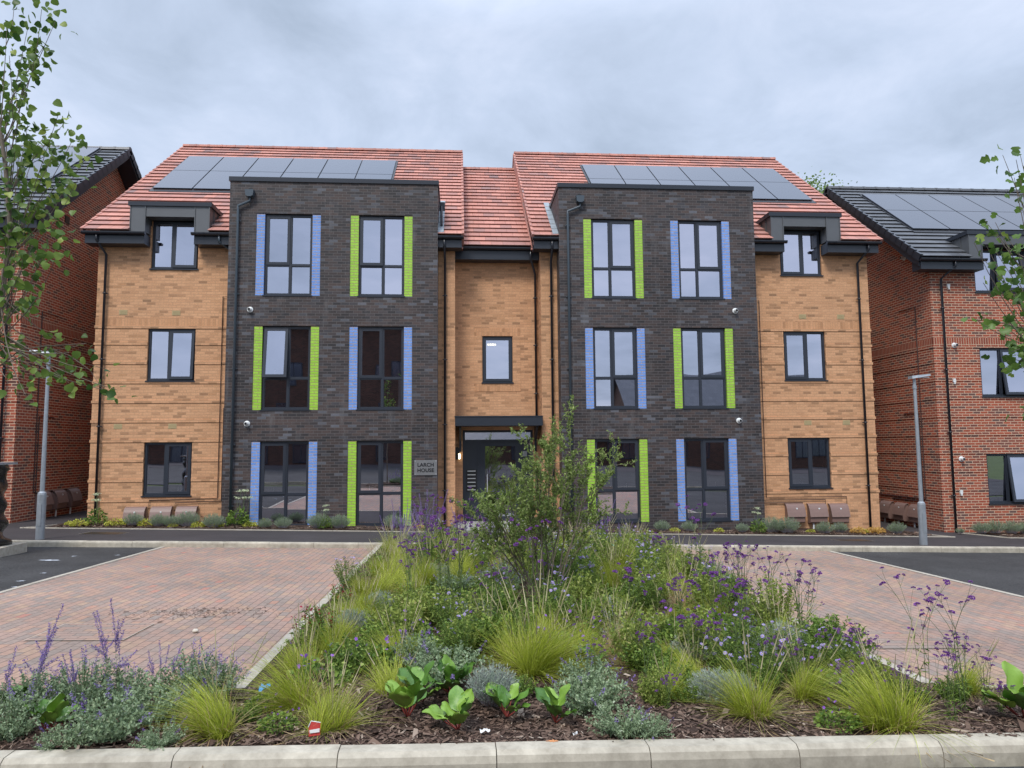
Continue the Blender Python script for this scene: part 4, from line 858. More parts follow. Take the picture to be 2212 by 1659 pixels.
def heads():
    n = 110; P = unit(rng.normal(size=(n, 3)))*A([1.15, 1.15, .55]); P[:, 2] = np.abs(P[:, 2]); o = mesh_np('flower_head', *flatleaf(P*.012, P+rng.normal(size=(n, 3))*.6, .0085, .008), 'purple_flower'); HEAD['v'] = o.data; col.objects.unlink(o)
    V = []; F = []; 
    n = 17; az = np.linspace(0, 2*math.pi, n, endpoint=False)
    for a in az:
        c, s_ = math.cos(a), math.sin(a); k = len(V); z = rng.uniform(-.002, .003); V += [(c*.003, s_*.003, .001), (c*.012-s_*.0022, s_*.012+c*.0022, z+.002), (c*.019, s_*.019, z), (c*.012+s_*.0022, s_*.012-c*.0022, z+.002)]; F.append((k, k+1, k+2, k+3))
    o = mesh_np('flower_head', A(V), A(F), 'lilac_petal'); HEAD['a'] = o.data; col.objects.unlink(o)
    V = [(0, 0, .003)]+[(.0042*math.cos(t), .0042*math.sin(t), .0025) for t in np.linspace(0, 2*math.pi, 9)[:-1]]; F = [(0, i+1, (i+1) % 8+1) for i in range(8)]
    o = mesh_np('flower_eye', A(V), A(F), 'yellow_eye'); HEAD['e'] = o.data; col.objects.unlink(o)
    V = []; F = []
    for a in np.linspace(0, 2*math.pi, 5, endpoint=False):
        c, s_ = math.cos(a), math.sin(a); k = len(V); V += [(0, 0, 0), (c*.009-s_*.007, s_*.009+c*.007, .004), (c*.019, s_*.019, .003), (c*.009+s_*.007, s_*.009-c*.007, .004)]; F.append((k, k+1, k+2, k+3))
    o = mesh_np('flower_head', A(V), A(F), 'violet_petal'); HEAD['g'] = o.data; col.objects.unlink(o)
heads()
def head(kind, parent, p, s=1.0, tilt=.4):
    o = bpy.data.objects.new('flower_head', HEAD[kind]); col.objects.link(o); o.parent = parent; o.location = tuple(p); o.scale = (s, s, s); o.rotation_euler = (rng.normal(0, tilt), rng.normal(0, tilt), rng.uniform(0, 6))
    return o
def t_verbena(v, H=.8, stems=3, lean=.25, hs=1.0, maxh=16):
    r = root_tpl('verbena'); paths = []; hp = []
    def br(p0, d, L, lev):
        e = p0+d*L; p = curve(p0, e, (rng.normal(0, .01), rng.normal(0, .01), 0), 4); paths.append((p, lev))
        if lev == 2: hp.append(e); return
        for sgn in (-1, 1):
            ax = unit(np.cross(d, rng.normal(size=3))); ang = rng.uniform(.3, .75); br(e if rng.uniform() < .8 else p[2], unit(d+ax*sgn*ang), L*rng.uniform(.22, .5), lev+1)
        if rng.uniform() < .8: br(e, unit(d+rng.normal(size=3)*.1), L*rng.uniform(.25, .5), 2)
    for k in range(stems):
        az = rng.uniform(0, 6.28); tl = rng.uniform(0.02, lean); br(A([rng.normal(0, .02), rng.normal(0, .02), 0]), A([math.cos(az)*math.sin(tl), math.sin(az)*math.sin(tl), math.cos(tl)]), H*rng.uniform(.5, .62), 0)
    V, F = cat(*[tubes([p], (.0032, .0022, .0015)[l], (.0024, .0016, .001)[l], 4) for p, l in paths]); mesh_np('stems', V, F, 'stem', r)
    P = []; D = []
    for p, l in paths:
        if l == 0: a, d = along(p, 12, 0, .8); P.append(a); D.append(rng.normal(size=(12, 3))+A([0, 0, .5]))
    P = np.concatenate(P); D = np.concatenate(D); mesh_np('foliage', *leaves(P, D, rng.uniform(.04, .08, len(P)), .010), 'green_leaf', r)
    rng.shuffle(hp)
    for e in hp[:maxh]: head('v', r, e, hs*rng.uniform(.5, 1.05))
    return r
def t_aster(v, R=.24, H=.5, fl=16):
    r = root_tpl('aster'); paths = []; P = []; D = []
    for k in range(55):
        az = rng.uniform(0, 6.28); q = math.sqrt(rng.uniform()); e = A([math.cos(az)*R*q, math.sin(az)*R*q, H*(1-.3*q)*rng.uniform(.75, 1.1)]); p = curve(e*A([.3, .3, 0]), e, (0, 0, .02), 6); paths.append(p); a, d = along(p, 30, .1, 1); P.append(a); D.append(rng.normal(size=(30, 3))+A([0, 0, .5]))
    mesh_np('stems', *tubes(paths, .0018, .001), 'stem', r); P = np.concatenate(P); D = np.concatenate(D); mesh_np('foliage', *leaves(P, D, rng.uniform(.02, .042, len(P)), rng.uniform(.006, .012, len(P))), 'green_leaf', r)
    for k in range(fl):
        p = paths[k]; h = head('a', r, p[-1]+A([0, 0, .012]), rng.uniform(.9, 1.3), .5); e = bpy.data.objects.new('flower_eye', HEAD['e']); col.objects.link(e); e.parent = h
    return r
def t_geranium(v, R=.20, H=.16, fl=9):
    r = root_tpl('cranesbill'); n = 420; az = rng.uniform(0, 6.28, n); q = np.sqrt(rng.uniform(0, 1, n)); P = np.stack([np.cos(az)*R*q, np.sin(az)*R*q, H*(1-.6*q*q)*rng.uniform(.2, 1.05, n)], 1)
    D = np.stack([np.cos(az), np.sin(az), rng.uniform(.0, .9, n)], 1)+rng.normal(0, .4, (n, 3)); V, F = leaves(P, D, rng.uniform(.025, .045, n), rng.uniform(.025, .04, n)); mesh_np('foliage', V, F, 'green_leaf', r)
    st = []; hp = []
    for k in range(fl): e = P[k]*A([1, 1, 0])+A([rng.normal(0, .03), rng.normal(0, .03), H*rng.uniform(.8, 1.5)]); st.append(curve(P[k]*A([.6, .6, 0]), e, (0, 0, 0), 3)); hp.append(e)
    mesh_np('stems', *tubes(st, .0012, .001), 'stem', r)
    for e in hp: head('g', r, e, rng.uniform(.75, 1.1), .7)
    return r
def t_sage(v, H=.75, n=7, R=.14):
    r = root_tpl('russian_sage'); paths = []; P = []; D = []; FP = []
    for k in range(n):
        az = rng.uniform(0, 6.28); q = rng.uniform(.2, 1); e = A([math.cos(az)*R*2.2*q, math.sin(az)*R*2.2*q, H*rng.uniform(.7, 1.05)]); p = curve(e*A([.2, .2, 0]), e, (math.cos(az)*-.03, 0, 0), 7); paths.append(p); a, d = along(p, 50, .03, .5); P.append(a); D.append(rng.normal(size=(50, 3))+A([0, 0, .6]))
        sub = [(p[4:], 1.0)]
        for j in range(rng.integers(2, 5)):
            s0 = p[3]*(1-j*.2)+p[4]*(j*.2)+0; d = unit(p[-1]-p[0]+rng.normal(size=3)*.35*H); L = H*rng.uniform(.12, .26); b = curve(s0, s0+d*L, (0, 0, 0), 4); paths.append(b); sub.append((b, .8))
        for b, f in sub:
            L = np.linalg.norm(b[-1]-b[0]); whorls = int(L/.017)
            for w in range(whorls):
                t = (w+.5)/whorls*(len(b)-1); i = min(int(t), len(b)-2); c = b[i]*(1-(t-i))+b[i+1]*(t-i); FP.append(c+rng.normal(0, .0055*(1-.5*w/whorls), (11, 3)))
    mesh_np('stems', *tubes(paths, .002, .001), 'pale_stem', r); P = np.concatenate(P); D = np.concatenate(D); mesh_np('foliage', *leaves(P, D, rng.uniform(.02, .045, len(P)), .008), 'catmint_leaf', r)
    FP = np.concatenate(FP); mesh_np('flower_spikes', *flatleaf(FP, rng.normal(size=(len(FP), 3)), .010, .006), 'mauve_flower', r); return r
def t_penstemon(v, H=.45):
    r = root_tpl('penstemon'); paths = []; P = []; D = []; fp = []
    for k in range(9):
        az = rng.uniform(0, 6.28); e = A([math.cos(az)*.12, math.sin(az)*.12, H*rng.uniform(.75, 1.1)]); p = curve(e*A([.4, .4, 0]), e, (0, 0, 0), 6); paths.append(p); a, d = along(p, 34, .05, .85); P.append(a); D.append(rng.normal(size=(34, 3))+A([0, 0, .3])); fp.append(p[3:])
    mesh_np('stems', *tubes(paths, .002, .0012), 'stem', r); P = np.concatenate(P); D = np.concatenate(D); mesh_np('foliage', *leaves(P, D, rng.uniform(.04, .07, len(P)), .014), 'green_leaf', r)
    FP = np.concatenate([along(p, 12, 0, .9)[0]+rng.normal(0, .012, (12, 3)) for p in fp[:4]]); mesh_np('flowers', *leaves(FP, rng.normal(size=(len(FP), 3)), .03, .02), 'crimson_petal', r); return r
def t_small(name, m, R=.14, H=.12, n=260, L=(.02, .04), asp=.8, headm=None):
    r = root_tpl(name); az = rng.uniform(0, 6.28, n); q = np.sqrt(rng.uniform(0, 1, n)); P = np.stack([np.cos(az)*R*q, np.sin(az)*R*q, H*(1-.6*q*q)*rng.uniform(.15, 1.05, n)], 1); D = np.stack([np.cos(az), np.sin(az), rng.uniform(.2, 1, n)], 1)+rng.normal(0, .4, (n, 3)); l = rng.uniform(*L, n)
    mesh_np('foliage', *leaves(P, D, l, l*asp), m, r)
    if headm:
        st = []; FP = []
        for k in range(5): e = A([rng.normal(0, R*.5), rng.normal(0, R*.5), H*rng.uniform(1.3, 1.9)]); st.append(curve(e*A([.5, .5, 0]), e, (0, 0, 0), 3)); FP.append(e+rng.normal(0, 1, (60, 3))*A([.022, .022, .007]))
        mesh_np('stems', *tubes(st, .003, .002, 4), 'stem', r); FP = np.concatenate(FP); mesh_np('flower_heads', *flatleaf(FP, rng.normal(size=(len(FP), 3)), .012, .012), headm, r)
    return r
def t_bush(v, R=.3, H=.4, n=2400):
    r = root_tpl('green_perennial'); paths = []; P = []; D = []
    for k in range(60):
        az = rng.uniform(0, 6.28); q = math.sqrt(rng.uniform()); e = A([math.cos(az)*R*q, math.sin(az)*R*q, H*(1-.4*q*q)*rng.uniform(.7, 1.15)]); p = curve(e*A([.4, .4, 0]), e, (0, 0, .02), 5); paths.append(p); m = n//60; a, d = along(p, m, .05, 1); P.append(a); D.append(rng.normal(size=(m, 3))+A([0, 0, .5]))
    mesh_np('stems', *tubes(paths, .0018, .001), 'stem', r); P = np.concatenate(P); D = np.concatenate(D); mesh_np('foliage', *leaves(P, D, rng.uniform(.025, .055, len(P)), rng.uniform(.012, .024, len(P))), 'green_leaf', r); return r

TPL['tuft'] = [t_tuft(i, rng.uniform(.85, 1.15), rng.integers(3, 12), int(rng.integers(170, 280))) for i in range(8)]; TPL['talltuft'] = [t_tuft(i, 1.35, 16, 420) for i in range(2)]; TPL['dry'] = [t_tuft(0, 1.2, 16, 130, True)]
TPL['catmint'] = [t_catmint(0, flowers=9), t_catmint(1, .34, .26, 5), t_catmint(2, .28, .36, 14)]; TPL['silver'] = [t_silver(0), t_silver(1, .2, .2)]
TPL['bergenia'] = [t_bergenia(i, 8+i, 1.15) for i in range(4)]; TPL['verbena'] = [t_verbena(0, .85, 4, .3, 1.15, 20), t_verbena(1, 1.15, 3, .35, 1.3, 17), t_verbena(2, .8, 5, .4, 1.15, 22), t_verbena(3, .62, 6, .35, 1.1, 26)]
TPL['aster'] = [t_aster(0), t_aster(1, .28, .42, 22), t_aster(2, .2, .55, 12)]; TPL['cranesbill'] = [t_geranium(0), t_geranium(1, .24, .2, 13)]
TPL['sage'] = [t_sage(0, .72, 4), t_sage(1, .6, 4), t_sage(2, .95, 7, .18)]; TPL['penstemon'] = [t_penstemon(0)]
TPL['heuchera'] = [t_small('coral_bells', 'heuchera_leaf')]; TPL['amber'] = [t_small('coral_bells', 'amber_leaf')]; TPL['sedum'] = [t_small('stonecrop', 'green_leaf', .14, .26, 260, (.03, .06), .6, 'sedum_head')]
TPL['lavgreen'] = [t_silver(2, .22, .26)]; TPL['bush'] = [t_bush(0), t_bush(1, .34, .32), t_bush(2, .26, .5), t_bush(3, .3, .38, 1500), t_bush(4, .3, .46, 1500)]
for o in TPL['bush'][2:]: [c.data.materials.__setitem__(0, MAT['fresh_leaf']) for c in col.objects if c.parent == o and c.name.startswith('foliage')]
for o in TPL['lavgreen']: o.name = 'lavender_mound'; [c.data.materials.__setitem__(0, MAT['catmint_leaf']) for c in col.objects if c.parent == o and c.name.startswith('foliage')]
DESC = dict(tuft=('yellow-green grass tuft', 'ornamental grass'), talltuft=('tall flowering grass clump', 'ornamental grass'), dry=('straw-coloured dried grass clump', 'ornamental grass'), catmint=('grey-green catmint mound', 'catmint'), silver=('silvery lavender cushion', 'lavender'),
    bergenia=('glossy broad-leaved bergenia', 'bergenia'), verbena=('tall purple-headed verbena', 'verbena'), aster=('lilac daisy-flowered aster', 'aster'), cranesbill=('low violet-flowered cranesbill', 'cranesbill'), sage=('mauve-spiked Russian sage', 'russian sage'), penstemon=('crimson-flowered penstemon', 'penstemon'),
    heuchera=('small lime-yellow leafy plant', 'coral bells'), amber=('small amber-leaved plant', 'coral bells'), sedum=('pale-headed green stonecrop', 'stonecrop'), lavgreen=('grey-green lavender clump', 'lavender'), bush=('leafy green perennial', 'perennial'))
for k, L_ in TPL.items():
    for t in L_: _kids[t.name] = None
_kids.clear()
_all = list(col.objects); _byp = {}
for o in _all:
    if o.parent: _byp.setdefault(o.parent.name, []).append(o)
PLACED = []
def plant(kind, px, py, s=1.0, zone='front', var=None, Y=None, dz=-.03, sz=None, tilt=None):
    L_ = TPL[kind]; t = L_[(len(PLACED) if var is None or kind == 'tuft' else var) % len(L_)]
    p = on_ground(px, py, dz) if Y is None else Vector((px, py, G(px, py)+dz))
    def cp(o, par):
        c = o.copy(); col.objects.link(c); c.parent = par
        for ch in _byp.get(o.name, []): cp(ch, c)
        return c
    r = cp(t, None); r.location = p; r.rotation_euler = (tilt[0] if tilt else rng.normal(0, .04), tilt[1] if tilt else rng.normal(0, .04), rng.uniform(0, 6.28)); r.scale = (s, s, sz or s)
    PLACED.append((kind, zone, r)); return r

# --- front strip and foreground, photo positions of each plant's foot
for a in [('tuft', 470, 1585, 1.25, 'f', 0), ('tuft', 650, 1530, 1.3, 'f', 1), ('tuft', 718, 1575, 1.05, 'f', 2), ('tuft', 850, 1508, 1.15, 'f', 3), ('tuft', 1628, 1552, 1.15, 'f', 0), ('tuft', 1738, 1510, 1.0, 'f', 1), ('tuft', 1925, 1568, 1.4, 'f', 2), ('tuft', 2092, 1495, .9, 'f', 3),
          ('talltuft', 1160, 1455, 1.35, 'm', 0), ('tuft', 1120, 1440, 1.2, 'm', 0), ('tuft', 1205, 1450, 1.1, 'm', 0), ('dry', 1330, 1410, 1.0, 'm', 0), ('dry', 1350, 1440, .7, 'm', 0), ('tuft', 1060, 1400, 1.0, 'm', 1), ('tuft', 1255, 1420, 1.0, 'm', 2),
          ('bergenia', 880, 1552, 1.25, 'f', 0), ('bergenia', 908, 1520, 1.15, 'f', 1), ('bergenia', 975, 1502, 1.15, 'f', 2), ('bergenia', 990, 1578, 1.05, 'f', 3), ('bergenia', 1095, 1550, 1.05, 'f', 0), ('bergenia', 1200, 1562, 1.0, 'f', 1), ('bergenia', 105, 1585, 1.0, 'f', 2), ('bergenia', 30, 1540, .9, 'f', 3), ('bergenia', 2215, 1560, 1.5, 'f', 1), ('bergenia', 1270, 1440, .8, 'm', 2), ('bergenia', 830, 1445, .8, 'm', 3),
          ('silver', 1062, 1525, 1.15, 'f', 0), ('silver', 1545, 1518, 1.1, 'f', 1), ('silver', 1590, 1510, .8, 'f', 0), ('silver', 820, 1330, 1.1, 'l', 0), ('silver', 762, 1362, 1.0, 'l', 1), ('silver', 1620, 1420, 1.0, 'm', 1),
          ('catmint', 965, 1480, 1.15, 'f', 1), ('catmint', 900, 1440, .9, 'm', 0), ('catmint', 1275, 1535, 1.0, 'f', 1), ('catmint', 1340, 1590, .75, 'f', 1), ('catmint', 1270, 1495, .9, 'f', 0), ('catmint', 1405, 1590, .5, 'f', 1),
          ('catmint', 215, 1608, .95, 'f', 0), ('catmint', 330, 1560, .9, 'f', 1), ('catmint', 20, 1600, .8, 'f', 2), ('catmint', 180, 1535, .95, 'f', 2), ('catmint', 410, 1515, 1.0, 'f', 2), ('catmint', 270, 1530, .9, 'f', 0), ('catmint', 60, 1540, .9, 'f', 0), ('catmint', 470, 1510, .8, 'f', 2), ('catmint', 130, 1620, .5, 'f', 1), ('catmint', 345, 1615, .5, 'f', 1),
          ('sage', 45, 1550, .95, 'f', 0), ('sage', 170, 1540, .8, 'f', 1), ('sage', 262, 1520, 1.0, 'f', 0), ('sage', 345, 1515, .75, 'f', 1), ('sage', -15, 1560, .9, 'f', 1),
          ('cranesbill', 600, 1575, .6, 'f', 0), ('cranesbill', 690, 1480, 1.0, 'l', 1), ('cranesbill', 570, 1530, .6, 'f', 0), ('cranesbill', 1790, 1500, .9, 'f', 1), ('cranesbill', 1810, 1570, .7, 'f', 0), ('cranesbill', 1265, 1390, 1.1, 'm', 1), ('cranesbill', 880, 1380, 1.2, 'm', 0), ('cranesbill', 800, 1450, 1.0, 'l', 1), ('cranesbill', 1020, 1370, 1.0, 'm', 0), ('cranesbill', 1480, 1380, 1.1, 'm', 1),
          ('penstemon', 668, 1425, 1.05, 'l', 0), ('penstemon', 700, 1395, .9, 'l', 0), ('penstemon', 735, 1330, .9, 'l', 0),
          ('verbena', 1400, 1500, .75, 'm', 0), ('verbena', 1550, 1470, .75, 'm', 2), ('verbena', 1500, 1440, .9, 'm', 3), ('verbena', 1610, 1480, .85, 'r', 1), ('verbena', 1440, 1540, .5, 'f', 3), ('verbena', 1850, 1480, .85, 'f', 3), ('verbena', 1880, 1510, .7, 'f', 2), ('verbena', 2000, 1545, .92, 'f', 1), ('verbena', 2055, 1560, .75, 'f', 2), ('verbena', 1790, 1480, .6, 'f', 0), ('verbena', 2130, 1530, .6, 'f', 2), ('verbena', 2085, 1520, .7, 'f', 0), ('verbena', 1820, 1520, .55, 'f', 3), ('verbena', 1730, 1500, .55, 'f', 2), ('verbena', 1940, 1530, .6, 'f', 3), ('verbena', 880, 1340, .9, 'l', 1), ('verbena', 1290, 1490, .55, 'm', 2),
          ('aster', 1660, 1455, .9, 'r', 0), ('aster', 1720, 1470, .85, 'r', 1), ('aster', 1600, 1440, .95, 'r', 2), ('aster', 1800, 1465, .7, 'r', 1), ('aster', 750, 1270, .9, 'l', 0),
          ('bush', 760, 1450, .7, 'l', 0), ('bush', 820, 1410, .8, 'l', 1), ('bush', 1000, 1420, .7, 'm', 2), ('bush', 1450, 1490, .7, 'm', 1), ('bush', 1560, 1500, .5, 'm', 0), ('bush', 1490, 1520, .45, 'm', 1), ('bush', 1390, 1450, .8, 'm', 1), ('bush', 1520, 1430, .9, 'm', 2), ('bush', 1960, 1520, .5, 'f', 1), ('bush', 1690, 1480, .6, 'r', 0), ('bush', 2060, 1515, .45, 'f', 0), ('bush', 1850, 1490, .5, 'f', 2), ('bush', 530, 1560, .35, 'f', 1), ('aster', 1640, 1490, .8, 'f', 1), ('aster', 1750, 1455, .85, 'r', 0), ('aster', 1840, 1478, .7, 'r', 2), ('aster', 1570, 1465, .85, 'm', 1), ('verbena', 1680, 1500, .6, 'f', 0), ('verbena', 2090, 1545, .85, 'f', 1), ('verbena', 2160, 1550, .5, 'f', 3), ('bush', 1420, 1530, .55, 'f', 2), ('bush', 1640, 1500, .55, 'f', 0), ('bush', 1900, 1510, .6, 'f', 2), ('tuft', 1440, 1510, .8, 'm', 1), ('tuft', 1500, 1480, .9, 'm', 2), ('dry', 1700, 1470, .6, 'r', 0), ('tuft', 660, 1450, 1.0, 'l', 0), ('tuft', 740, 1400, 1.0, 'l', 2), ('bush', 1130, 1500, .4, 'm', 1)]:
    plant(a[0], a[1], a[2], a[3], a[4], a[5])
# --- the long bed behind, filled row by row
rr = random.Random(11)
for Yr, n, kinds in [(6.5, 10, ['bush', 'cranesbill', 'aster', 'tuft']), (7.25, 10, ['bush', 'verbena', 'aster']), (8.0, 10, ['bush', 'tuft', 'tuft', 'verbena']), (8.9, 10, ['aster', 'bush', 'verbena']), (9.8, 10, ['tuft', 'verbena', 'catmint', 'aster']), (10.8, 10, ['talltuft', 'bush', 'verbena']), (11.9, 10, ['aster', 'verbena', 'bush']), (13.0, 10, ['aster', 'bush', 'verbena']), (14.1, 10, ['aster', 'talltuft', 'verbena']), (15.0, 9, ['sage', 'talltuft', 'aster']), (6.9, 8, ['tuft', 'cranesbill', 'bush', 'catmint']), (7.6, 8, ['tuft', 'bush', 'cranesbill', 'verbena']), (8.4, 9, ['tuft', 'bush', 'verbena', 'aster', 'catmint']), (9.3, 9, ['bush', 'verbena', 'tuft', 'aster']), (10.3, 9, ['talltuft', 'bush', 'verbena', 'aster']), (11.3, 9, ['bush', 'aster', 'verbena', 'talltuft']), (12.4, 9, ['aster', 'bush', 'talltuft', 'verbena']), (13.5, 9, ['talltuft', 'aster', 'bush', 'sage']), (14.6, 9, ['sage', 'talltuft', 'aster', 'sage'])]:
    for i in range(n):
        x = -2.45+5.1*(i+.5)/n+rr.uniform(-.12, .12); y = Yr+rr.uniform(-.25, .25); k = rr.choice(kinds)
        if abs(x-.1) < .35 and 8.7 < y < 9.6: continue
        if i == 0: k = 'tuft' if Yr < 12 else ('talltuft' if Yr < 14 else 'sage')
        zone = 'l' if x < -1.7 else ('r' if x > 1.6 else ('b' if y > 11.8 else 'm'))
        plant(k, x, y, rr.uniform(.85, 1.2)*(1.1 if Yr > 9 else 1), zone, None, Y=1)
for x, y, k, s in [(-2.5, 14.9, 'sage', 1.25), (-2.2, 14.3, 'sage', 1.1), (-1.7, 14.9, 'sage', 1.1), (2.3, 14.8, 'sage', 1.0), (1.7, 14.5, 'sage', 1.1), (-2.35, 9.6, 'talltuft', .8), (-2.3, 11.2, 'talltuft', .8), (1.2, 7.5, 'verbena', 1.1), (1.9, 8.0, 'verbena', 1.2), (2.2, 9.6, 'verbena', 1.2), (1.5, 9.9, 'aster', 1.2), (2.1, 11.4, 'verbena', 1.2), (-.8, 10.4, 'verbena', 1.2), (-1.3, 9.0, 'verbena', 1.1), (2.3, 7.0, 'verbena', 1.0), (1.0, 6.4, 'silver', 1.1), (-.9, 7.6, 'silver', 1.2), (.6, 8.1, 'silver', 1.2), (1.9, 6.6, 'silver', 1.2), (-1.4, 10.6, 'silver', 1.3), (.2, 7.2, 'dry', .9), (1.6, 8.7, 'dry', 1.0), (-.4, 11.5, 'dry', 1.1), (1.2, 12.2, 'dry', 1.1), (-1.0, 13.5, 'dry', 1.1)]:
    plant(k, x, y, s, 'l' if x < -1.7 else ('r' if x > 1.6 else ('b' if y > 11.8 else 'm')), None, Y=1)
# --- beds along the house wall
for k, px, s in [('sedum', 205, 1.2), ('heuchera', 180, 1.1), ('heuchera', 150, .7), ('heuchera', 250, 1.2), ('lavgreen', 285, .9), ('heuchera', 315, 1.1), ('lavgreen', 345, .9), ('lavgreen', 372, .8), ('heuchera', 378, .6), ('lavgreen', 405, 1.1), ('heuchera', 432, .9), ('lavgreen', 465, 1.0), ('heuchera', 468, 1.0), ('sedum', 512, 1.4), ('heuchera', 538, .9), ('lavgreen', 575, .7), ('lavgreen', 615, .8), ('lavgreen', 690, 1.1), ('lavgreen', 735, 1.0), ('sedum', 705, .9), ('lavgreen', 850, 1.0), ('amber', 905, .8)]:
    q = ray(px, 1130); t = 18.75/q.y; plant(k, (CAM+q*t).x, 18.75+rr.uniform(-.2, .15), s*1.35, 'hl', 0, Y=1, dz=.02)
for k, px, s in [('lavgreen', 1430, .8), ('heuchera', 1455, .7), ('lavgreen', 1490, .8), ('heuchera', 1550, .7), ('lavgreen', 1600, .7), ('sedum', 1632, 1.0), ('lavgreen', 1665, 1.2), ('lavgreen', 1695, 1.2), ('heuchera', 1752, .6), ('lavgreen', 1775, .9), ('lavgreen', 1818, .8), ('amber', 1850, 1.0), ('heuchera', 1868, .7), ('amber', 1885, 1.0), ('amber', 1903, .9), ('lavgreen', 1935, .9)]:
    q = ray(px, 1140); t = 18.8/q.y; plant(k, (CAM+q*t).x, 18.8+rr.uniform(-.2, .15), s*1.35, 'hr', 0, Y=1, dz=.02)
for i, px in enumerate((2075, 2120, 2150, 2185, 2215)):
    q = ray(px, 1150); t = 19.0/q.y; plant('lavgreen', (CAM+q*t).x, 19.0, (.6, 1.2, 1.4, 1.4, 1.3)[i], 'hx', 0, Y=1, dz=.02)
ZONE = dict(f='in the front strip behind the near kerb', l='along the left edge of the long bed', r='along the right edge of the long bed', m='in the middle of the long bed', b='at the far end of the long bed', hl='in the wall bed left of the entrance', hr='in the wall bed right of the entrance', hx='beside the right red house')
_T = ['', 'first', 'second', 'third', 'fourth', 'fifth', 'sixth', 'seventh', 'eighth', 'ninth']
ORD = ['leftmost', 'second', 'third', 'fourth', 'fifth', 'sixth', 'seventh', 'eighth', 'ninth', 'tenth', 'eleventh', 'twelfth', 'thirteenth', 'fourteenth', 'fifteenth', 'sixteenth', 'seventeenth', 'eighteenth', 'nineteenth', 'twentieth', 'twenty-first', 'twenty-second', 'twenty-third', 'twenty-fourth']+['twenty-'+w for w in _T[5:]]+['thirtieth']+['thirty-'+w for w in _T[1:]]+['fortieth']+['forty-'+w for w in _T[1:]]
def scr(o):
    d = o.location-CAM; return d.dot(_r2)/d.dot(_f)
byk = {}
for k, z, r in PLACED: byk.setdefault((k, z), []).append(r)
for (k, z), L_ in byk.items():
    L_.sort(key=scr); n = len(L_)
    for i, r in enumerate(L_):
        pos = '' if n == 1 else (', leftmost' if i == 0 else (', rightmost' if i == n-1 else f', {ORD[i]} from left'))
        tag(r, f'{DESC[k][0]}{pos} {ZONE[z]}' if n > 1 else f'{DESC[k][0]} {ZONE[z]}', DESC[k][1], DESC[k][0]+'s')
for L_ in TPL.values():                      # the originals stay as placed copies only
    for t in L_:
        def rm(o):
            for c in _byp.get(o.name, []): rm(c)
            bpy.data.objects.remove(o)
        rm(t)

# --- bark mulch and low ground cover
def scatter(n, x0, x1, y0, y1, size, dz, zf):
    x = rng.uniform(x0, x1, n); y = rng.uniform(y0, y1, n); z = A([zf(a, b) for a, b in zip(x, y)])+dz+rng.uniform(0, .014, n); P = np.stack([x, y, z], 1)
    az = rng.uniform(0, 6.28, n); D = np.stack([np.cos(az), np.sin(az), rng.normal(0, .22, n)], 1); Sd = np.stack([-np.sin(az), np.cos(az), rng.normal(0, .3, n)], 1); Sd = unit(Sd); D = unit(D)
    L = size*rng.uniform(.4, 1.6, n)[:, None]*(1+(rng.uniform(0, 1, n) > .94)[:, None]*1.3); w = L*rng.uniform(.15, .45, n)[:, None]
    sk = rng.uniform(-.3, .3, n)[:, None]*L
    V = np.stack([P-D*L/2-Sd*w/2+D*sk*.3, P+D*L/2-Sd*w*.3, P+D*L/2+Sd*w*.4-D*sk, P-D*L/2+Sd*w/2], 1).reshape(-1, 3); return V, np.arange(n*4).reshape(-1, 4)
V, F = cat(scatter(26000, -5.4, 4.6, 4.50, 5.75, .032, .004, bumpy), scatter(6000, -2.65, 2.65, 5.7, 9, .035, .004, bumpy), scatter(2500, -2.65, 2.65, 9, 15.3, .045, .004, bumpy),
    scatter(7000, -11, -1.5, 18.36, 19.1, .05, .03, G), scatter(7000, 1.5, 11.6, 18.36, 19.1, .05, .03, G), scatter(2500, 13.6, 20, 18.25, 19.4, .05, .02, G))
tag(mesh_np('bark_mulch', V, F, 'chip'), 'shredded brown bark mulch covering the soil of the planting beds', 'mulch', kind='stuff')
n = 26000; x = rng.uniform(-2.62, 2.6, n); y = rng.uniform(6.2, 15.2, n); keep = (np.sin(x*2.3+y)+np.sin(y*1.7-x*3)+rng.normal(0, .6, n)) > -.9; x, y = x[keep], y[keep]; n = len(x)
P = np.stack([x, y, A([bumpy(a, b) for a, b in zip(x, y)])+rng.uniform(0, .16, n)**1.1], 1); D = rng.normal(size=(n, 3))+A([0, 0, .7])
tag(mesh_np('ground_cover', *leaves(P, D, rng.uniform(.03, .06, n), rng.uniform(.012, .03, n)), 'green_leaf'), 'low green leafy ground cover between the perennials of the long bed', 'ground cover', kind='stuff')

